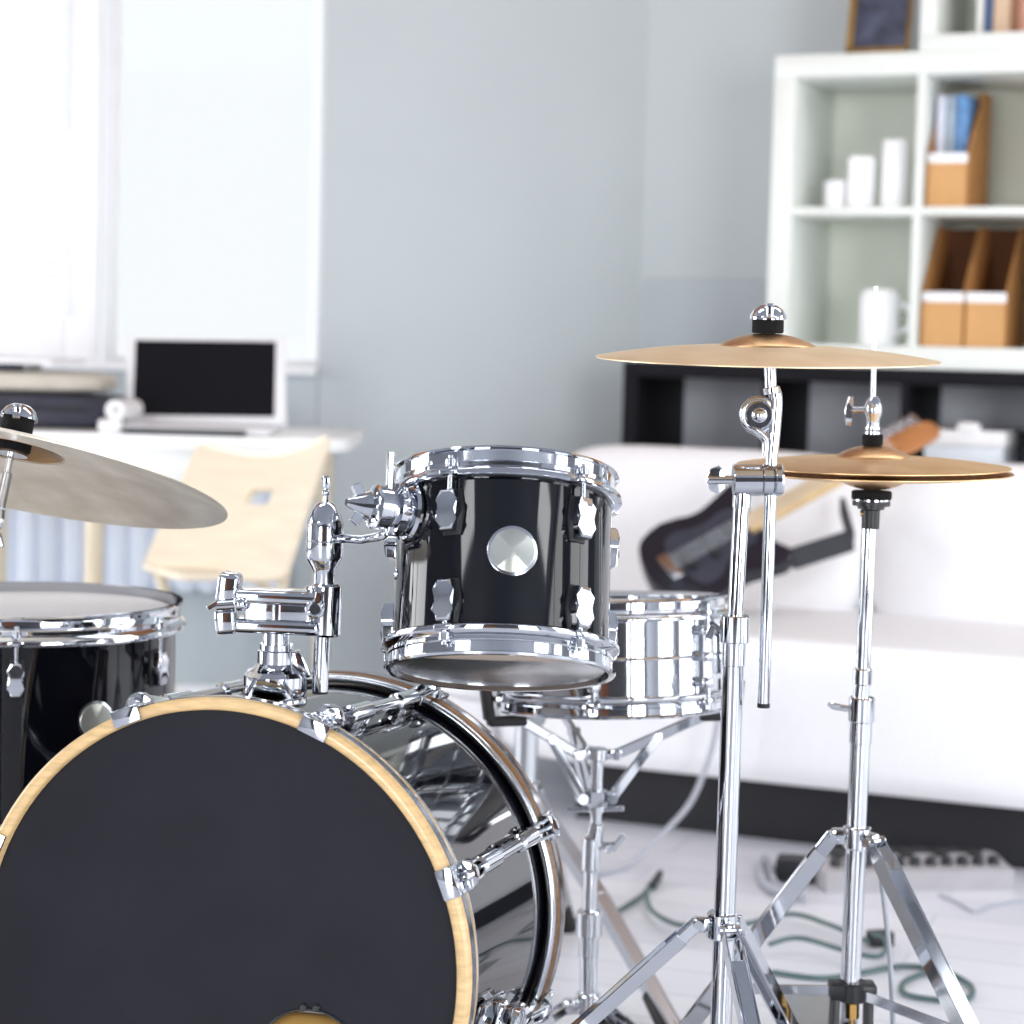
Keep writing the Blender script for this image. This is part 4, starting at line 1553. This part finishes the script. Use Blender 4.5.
ti.torus(tc_, Yv, .0185, .0042, 40, 12)
ti.cyl(tc_ - Yv * .008, tc_ + Yv * .012, .017, .017, 36, .002)
ti.build('tilter_ring', 'chrome', cs)
MB().ball(tc_ - Yv * .009, .009, 14).build('tilter_bolt', 'chrome', cs)
ar = MB()
ar.tube(catmull([c_(772, 452), c_(774.5, 425), c_(776, 400), c_(773, 388)]), [.008, ] * 25, 14)
ar.tube(catmull([c_(766, 455), c_(766, 440), c_(757, 431), c_(748, 427)]), .0058, 12)
ar.cyl(c_(772, 394), c_(770.8, 387), .0098, .0098, 20, .001)
ar.build('tilter_arm', 'chrome', cs)
MB().cyl(c_(771, 392), c_(769.8, 366), .0072, .0072, 20, .0005).cyl(c_(770, 370), c_(767.2, 315), .0042, seg=16).build('cymbal_post', 'chrome', cs)
topnut(cs, cpos + cup * .0300, cup, .96)
hub = c_(722, 925)
hubm = MB()
hubm.cyl(c_(721.6, 938), c_(722.4, 912), .0185, .0185, 32, .002)
azs = {'l': Vector((-1, -.02, 0)), 'f': Vector((.2, -.98, 0)), 'b': Vector((.5, .87, 0))}
for v_ in azs.values():
    v_.normalize()
    hubm.box(hub + v_ * .024, (.02, .014, .018), Matrix((v_, Z.cross(v_), Z)).transposed(), .003)
hubm.build('leg_hub', 'chrome', cs)
HZ = hub.z
for v_ in azs.values():
    leg_pair(cs, hub + v_ * .03 + Z * .002, Vector((hub.x, hub.y, .012)) + v_ * .40)
for v_ in azs.values():
    m0 = hub + v_ * .03
    m1 = Vector((hub.x, hub.y, .012)) + v_ * .40
    MB().strap(m0.lerp(m1, .55), Vector((hub.x, hub.y, .10)) + v_ * .012, Z.cross(v_), .012, .003).build('brace', 'chrome_soft', cs)
MB().cyl(c_(716.9, 1139), c_(717.6, 1118), .018, .018, 28, .002).build('brace_hub', 'chrome', cs)

# hi-hat stand ----------------------------------------------------------------
YH2 = YHH


def h_(x, y, Y=YH2):
    return P(x, y, Y)


hb_ = h_(846, 1100)
hs = root('hi_hat_stand', (hb_.x, YH2, 0), 'chrome hi-hat stand with black base bracket holding the pair of cymbals', 'hi-hat stand')
MB().cyl(h_(871.8, 450), h_(876, 286), .0036, .0032, 16, .0006).build('pull_rod', 'steel_satin', hs)
ct = MB()
hax = (h_(873.4, 400) - h_(871.8, 445)).normalized()
ct.lathe([(0, 0), (.006, 0), (.0085, .003), (.0085, .018), (.0115, .024), (.0115, .033), (.008, .042), (.005, .046), (0, .046)], h_(872.6, 432), hax, 24)
ct.lathe([(0, 0), (.0105, 0), (.0105, .003), (.007, .004), (.0105, .006), (.0105, .009), (0, .009)], h_(872.4, 434), hax, 24)
ct.build('clutch', 'chrome', hs)
cw_ = MB()
cw_.cyl(h_(870, 410), h_(850, 410), .0042, .0042, 14, .0006)
cw_.prism([(-.019, -.004), (-.019, .004), (-.006, .006), (0, .008), (.006, .006), (.019, .004), (.019, -.004), (.006, -.003), (-.006, -.003)], M4(h_(850, 411) - Yv * .004, (Z + X * .06).normalized(), -X, Yv), .008, .0015)
cw_.build('clutch_wing_screw', 'chrome', hs)
MB().lathe([(0, 0), (.0125, 0), (.0135, .002), (.0135, .012), (.0125, .0145), (0, .0145)], h_(872.4, 445.3), hax, 28).build('felt', 'felt', hs)
MB().lathe([(0, 0), (.025, 0), (.026, .002), (.026, .010), (.024, .0115), (0, .0115)], h_(871.5, 499.5), hax, 32).build('felt', 'felt', hs)
MB().lathe([(0, 0), (.0255, 0), (.0255, .0016), (0, .0016)], h_(871.4, 500.5), hax, 32).build('seat_washer', 'chrome', hs)
MB().lathe([(0, -.036), (.0115, -.036), (.0118, -.012), (.0175, -.010), (.0175, -.007), (.0245, -.006), (.0245, 0), (0, 0)], h_(871.3, 501), hax, 32).build('cymbal_seat', 'black_plastic', hs)
MB().cyl(h_(864.5, 513), h_(860.5, 513.5), .004, seg=12).build('tilt_screw', 'brass', hs)
MB().cyl(h_(862.8, 676), h_(869.4, 524), .0098, seg=24).build('upper_tube', 'chrome', hs)
MB().cyl(h_(862.2, 685), h_(863, 668), .0125, .0125, 24, .002).cyl(h_(860.5, 700), h_(862.4, 683), .0108, seg=24).build('memory_lock', 'chrome', hs)
hc = MB()
hc.cyl(h_(861.2, 722), h_(862.2, 697), .0172, .0172, 28, .002)
hc.cyl(h_(860.4, 743), h_(861.2, 721), .0148, .0148, 28, .001)
hc.build('height_collar', 'chrome', hs)
tl_ = MB()
tl_.cyl(h_(852, 709), h_(836, 707), .0042, seg=12)
tl_.tube([h_(829, 703), h_(833, 706), h_(840, 707)], [.004, .005, .004], 10)
tl_.build('height_lever', 'chrome', hs)
MB().cyl(h_(849.6, 1000), h_(860.4, 742), .0132, seg=28).build('lower_tube', 'chrome', hs)
hh_ = h_(857, 837)
hm = MB()
hm.cyl(h_(856.5, 848), h_(857.3, 826), .0185, .0185, 28, .002)
hz = {'l': Vector((-.98, .12, 0)), 'r': Vector((.62, -.78, 0)), 'b': Vector((.16, .98, 0))}
for v_ in hz.values():
    v_.normalize()
    hm.box(hh_ + v_ * .023, (.022, .016, .02), Matrix((v_, Z.cross(v_), Z)).transposed(), .003)
hm.build('leg_hub', 'chrome', hs)
bh = h_(852, 990)
for key, v_ in hz.items():
    rr_ = .31 if key == 'l' else .36
    tp_ = hh_ + v_ * .031
    ft_ = Vector((hh_.x, hh_.y, .012)) + v_ * rr_
    leg_pair(hs, tp_, ft_, w=.021, gap=.02)
    MB().strap(tp_.lerp(ft_, .52), bh + v_ * .02 - Z * .002, Z, .014, .003).build('brace', 'chrome_soft', hs)
bk = MB()
bk.cyl(h_(851.6, 1000), h_(852.4, 981), .021, .021, 28, .002)
bk.box(bh, (.062, .034, .022), None, .004)
for s in (-1, 1):
    bk.box(Vector((bh.x + s * .024 * 1.0, bh.y, bh.z / 2 + .0)), (.012, .02, bh.z - .0), Matrix.Rotation(s * -.02, 3, 'Y'), .002)
bk.box(Vector((bh.x, bh.y - .0, .008)), (.09, .06, .016), None, .003)
bk.build('base_bracket', 'black_plastic', hs)
MB().cyl(h_(852.5, 1003), h_(852.3, 1018), .009, .009, 6).cyl(h_(852, 996), h_(851.5, 1060), .004, seg=12).build('pull_coupling', 'brass', hs)
bpz = MB()
bpz.prism([(-.045, 0), (.045, 0), (.038, .26), (-.038, .26)], M4(Vector((bh.x, bh.y + .16, .03)), X, (Yv + Z * .22).normalized(), X.cross((Yv + Z * .22).normalized())), .008, .002)
bpz.build('foot_pedal', 'steel_satin', hs)
cdl = catmull([h_(878, 850, 2.86), h_(884, 900, 2.86), h_(890, 960, 2.86), h_(893, 1030, 2.86), at_z(892, 1090, .01)])
solo('pale_wire', MB().tube(cdl, .0035, 8), 'cable_grey', (cdl[-1].x, cdl[-1].y, 0), 'thin white wire hanging down behind the hi-hat stand tube', 'wire')

# snare stand -------------------------------------------------------------------
YS = SC.y


def s_(x, y, Y=None):
    return P(x, y, YS if Y is None else Y)


sbp = s_(583, 1040)
ss = root('snare_stand', (sbp.x, YS, 0), 'chrome snare stand with folding basket arms under the snare drum', 'snare stand')
MB().cyl(s_(588.5, 955 + 65), s_(588.6, 935), .0128, seg=24).build('lower_tube', 'chrome', ss)
MB().cyl(s_(588.2, 956), s_(588.8, 934), .0142, .0142, 24, .001).build('lower_sleeve', 'chrome_soft', ss)
MB().cyl(s_(588.8, 936), s_(589.4, 910), .0188, .0188, 28, .002).build('height_collar', 'chrome', ss)
MB().cyl(s_(589.4, 912), s_(590.6, 866), .0104, seg=24).build('upper_tube', 'chrome', ss)
nk_ = MB()
nk_.cyl(s_(590.2, 871), s_(591.6, 836), .0135, .0135, 24, .003)
nk_.cyl(s_(593, 846), s_(597, 822), .013, .010, 20, .003)
nk_.build('tilter', 'chrome', ss)
wg_ = MB()
wg_.cyl(s_(600, 846), s_(615, 845), .0052, seg=14)
wg_.strap(s_(612, 850), s_(624, 835), Yv, .012, .007)
wg_.strap(s_(607, 852), s_(612, 843), Yv, .012, .007)
wg_.build('tilter_wing', 'chrome', ss)
MB().cyl(s_(595.5, 830), s_(596.5, 806), .0085, seg=20).build('neck', 'chrome', ss)
hl = MB()
hl.cyl(s_(596, 806), s_(596.6, 790), .0165, .0165, 6, .001)
hl.cyl(s_(596, 812), s_(596.2, 803), .0125, .0125, 20, .001)
hl.build('basket_nut', 'chrome', ss)
MB().cyl(s_(566, 810.5), s_(590, 809.5), .0042, .0042, 12, .001).cyl(s_(602, 809), s_(624, 808.5), .0042, .0042, 12, .001).build('tightening_bar', 'chrome_soft', ss)
MB().cyl(s_(596.5, 792), s_(597.5, 748), .0092, seg=20).build('basket_screw', 'chrome', ss)
hu = MB()
hub_s = s_(597, 754)
hu.cyl(s_(597, 760), s_(597.4, 748), .014, .014, 24, .001)
# three arms: right, front left, back left
tips = [(s_(716, 718, YS + .0), s_(742, 714), s_(737, 690)), (s_(540, 738, YS - .10), s_(506, 726, YS - .115), s_(479, 690, YS - .115)), (s_(560, 735, YS + .10), s_(545, 729, YS + .13), s_(530, 690, YS + .14))]
low_hub = s_(596.5, 798)
SBOT = SC + SN * SLn
ths = (95, -76, 212)
for i_, th in enumerate(ths):
    a = math.radians(th)
    rad = SV * math.cos(a) + SU * math.sin(a)
    tan = SN.cross(rad)
    hd_ = Vector((rad.x, rad.y, 0)).normalized()
    hu.box(hub_s + hd_ * .02, (.018, .012, .014), Matrix((hd_, Z.cross(hd_), Z)).transposed(), .002)
    rimb = SBOT + rad * .1655
    joint = hub_s + hd_ * .028
    elbow = rimb + SN * .014 - rad * .035
    am = MB()
    am.strap(joint, elbow, Z, .015, .008, .002)
    am.cyl(joint - Z.cross(hd_) * .009, joint + Z.cross(hd_) * .009, .007, seg=16)
    mid = joint.lerp(elbow, .48)
    am.cyl(mid - Z.cross(hd_) * .008, mid + Z.cross(hd_) * .008, .0065, seg=16)
    arm = am.build('basket_arm', 'chrome', ss)
    lo_ = low_hub + hd_ * .022
    bm_ = MB()
    for s2 in (-1, 1):
        bm_.strap(mid + Z.cross(hd_) * .006 * s2, lo_ + Z.cross(hd_) * .006 * s2, hd_, .012, .003)
    bm_.cyl(lo_ - Z.cross(hd_) * .009, lo_ + Z.cross(hd_) * .009, .008, seg=16)
    bm_.build('basket_strut', 'chrome', ss)
    Rg = Matrix((tan, rad, SN)).transposed()
    gp_ = MB()
    gp_.box(rimb + SN * .013 - rad * .012, (.026, .055, .014), Rg, .004)
    gp_.box(rimb + rad * .016 - SN * .014, (.026, .014, .052), Rg @ Matrix.Rotation(.12, 3, 'X'), .004)
    gp_.build('rubber_grip', 'rubber', arm)
hu.build('basket_hub', 'chrome', ss)
lh = MB()
lh.cyl(low_hub - Z * .007, low_hub + Z * .007, .014, .014, 24, .001)
lh.build('strut_hub', 'chrome', ss)
shub = s_(588, 1004)
sm = MB()
sm.cyl(shub - Z * .016, shub + Z * .016, .0185, .0185, 28, .002)
sz = [Vector((-.9, -.43, 0)), Vector((.75, -.66, 0)), Vector((.15, .98, 0))]
for v_ in sz:
    v_.normalize()
    sm.box(shub + v_ * .026, (.028, .018, .022), Matrix((v_, Z.cross(v_), Z)).transposed(), .003)
sm.build('leg_hub', 'chrome', ss)
for v_ in sz:
    leg_pair(ss, shub + v_ * .036, Vector((shub.x, shub.y, .012)) + v_ * .24, w=.016, gap=.016)

# drum throne behind ---------------------------------------------------------------
YT = 3.72
tt_ = P(526, 760, YT)
tt_.y = YT
dt = root('drum_throne', (tt_.x, YT, 0), 'drum throne with silver post and splayed legs half hidden behind the drums', 'stool')
MB().lathe([(0, 0), (.15, 0), (.165, .012), (.17, .04), (.16, .075), (.13, .085), (0, .088)], (tt_.x, YT, .455), Z, 40).build('seat', 'leather_white', dt)
MB().cyl((tt_.x, YT, .40), (tt_.x, YT, .46), .03, .05, 24).build('seat_plate', 'steel_satin', dt)
MB().cyl((tt_.x, YT, .16), (tt_.x, YT, .42), .0205, seg=24).build('post', 'steel_satin', dt)
MB().cyl((tt_.x, YT, .24), (tt_.x, YT, .30), .027, .027, 24, .004).build('collar', 'chrome_soft', dt)
tops = Vector((tt_.x, YT, .275))
f0 = at_z(676, 1040, 0)
dirf = Vector((f0.x - tt_.x, f0.y - YT, 0))
rad_ = dirf.length
dirf.normalize()
for k in range(3):
    v_ = Matrix.Rotation(2 * PI * k / 3, 3, 'Z') @ dirf
    f_ = Vector((tt_.x, YT, .012)) + v_ * (rad_ if k == 0 else .15)
    t0 = tops + v_ * .03
    sd_ = Z.cross(v_)
    mb = MB()
    mid_ = t0.lerp(f_, .5) + Z * .015
    for s2 in (-1, 1):
        mb.strap(t0 + sd_ * .011 * s2, mid_ + sd_ * .011 * s2, Z, .022, .004)
        mb.strap(mid_ + sd_ * .011 * s2 - (mid_ - t0).normalized() * .004, f_ + sd_ * .01 * s2, Z, .022, .004)
    mb.strap(t0 + Z * .009, mid_ + Z * .009, sd_, .022, .003)
    mb.strap(mid_ + Z * .009, f_ + Z * .009, sd_, .022, .003)
    lgk = mb.build('leg', 'steel_satin', dt)
    MB().cyl(f_.lerp(t0, .16) - Z * .004, Vector((f_.x, f_.y, 0)), .016, .02, 16, .003).build('rubber_foot', 'rubber', lgk)

# ride cymbal stand -----------------------------------------------------------------
hole_ = rpos + rup * .050
rs_c = rpos + rup * .028
base_x = rs_c - rup * .1 - X * .07
rsd = root('ride_stand', (base_x.x, base_x.y, 0), 'chrome boom of the ride cymbal stand at the left edge of the photo', 'cymbal stand')
topnut(rsd, hole_ + rup * .0005, rup, 1.0)
MB().lathe([(0, 0), (.021, 0), (.022, .002), (.022, .010), (.021, .012), (0, .012)], rs_c - rup * .000, rup, 32).build('felt', 'felt', rsd)
MB().lathe([(0, 0), (.020, 0), (.020, .003), (.012, .005), (0, .005)], rs_c - rup * .005, rup, 32).build('seat_washer', 'chrome_soft', rsd)
MB().cyl(hole_ + rup * .02, rs_c - rup * .032, .0042, seg=16).cyl(rs_c - rup * .028, rs_c - rup * .075, .0068, .0072, 20, .0008).build('cymbal_post', 'chrome', rsd)
tz = rs_c - rup * .085 - X * .012
rt_ = MB()
rt_.torus(tz, Yv, .0165, .004, 36, 10)
rt_.cyl(tz - Yv * .008, tz + Yv * .01, .015, .015, 30, .002)
rt_.build('tilter_ring', 'chrome', rsd)
MB().ball(tz - Yv * .009, .008, 12).build('tilter_bolt', 'chrome', rsd)
MB().tube(catmull([rs_c - rup * .072, rs_c - rup * .09 + X * .002, rs_c - rup * .108 - X * .006, tz - Z * .03 - X * .01]), .007, 12).cyl(tz - Z * .018 + X * .012, tz - Z * .034 + X * .018, .0055, .004, 12, .001).build('tilter_arm', 'chrome', rsd)
pole_top = tz - Z * .028 - X * .012
bend = Vector((base_x.x - .03, base_x.y, pole_top.z - .06))
MB().tube([pole_top, bend], .0075, 14).build('boom_rod', 'chrome', rsd)
MB().cyl(bend - X * .02, bend + X * .025, .018, .018, 24, .002).build('boom_clamp', 'chrome', rsd)
MB().cyl((bend.x, bend.y, .1), bend, .0125, seg=24).build('lower_tube', 'chrome', rsd)
rh = Vector((bend.x, bend.y, .34))
MB().cyl(rh - Z * .014, rh + Z * .014, .0185, .0185, 24, .002).build('leg_hub', 'chrome', rsd)
for q in (185, 262, 120):
    v_ = Vector((math.cos(math.radians(q)), math.sin(math.radians(q)), 0))
    leg_pair(rsd, rh + v_ * .022, Vector((rh.x, rh.y, .012)) + v_ * (.3 if q != 120 else .12))

# ------------------------------------------------------------------ world and view
wd = bpy.data.worlds.new('World')
S.world = wd
wd.use_nodes = True
bg = wd.node_tree.nodes['Background']
bg.inputs['Color'].default_value = (.93, .97, 1, 1)
bg.inputs['Strength'].default_value = 1.25
vs = S.view_settings
vs.view_transform = 'Standard'
vs.look = 'None'
vs.gamma = 1
vs.use_curve_mapping = False
vs.exposure = -0.22
S.cycles.use_denoising = True
S.cycles.max_bounces = 10
S.cycles.diffuse_bounces = 5
S.cycles.glossy_bounces = 6
S.cycles.transparent_max_bounces = 16
S.cycles.sample_clamp_indirect = 8
S.cycles.caustics_reflective = False
S.cycles.caustics_refractive = False
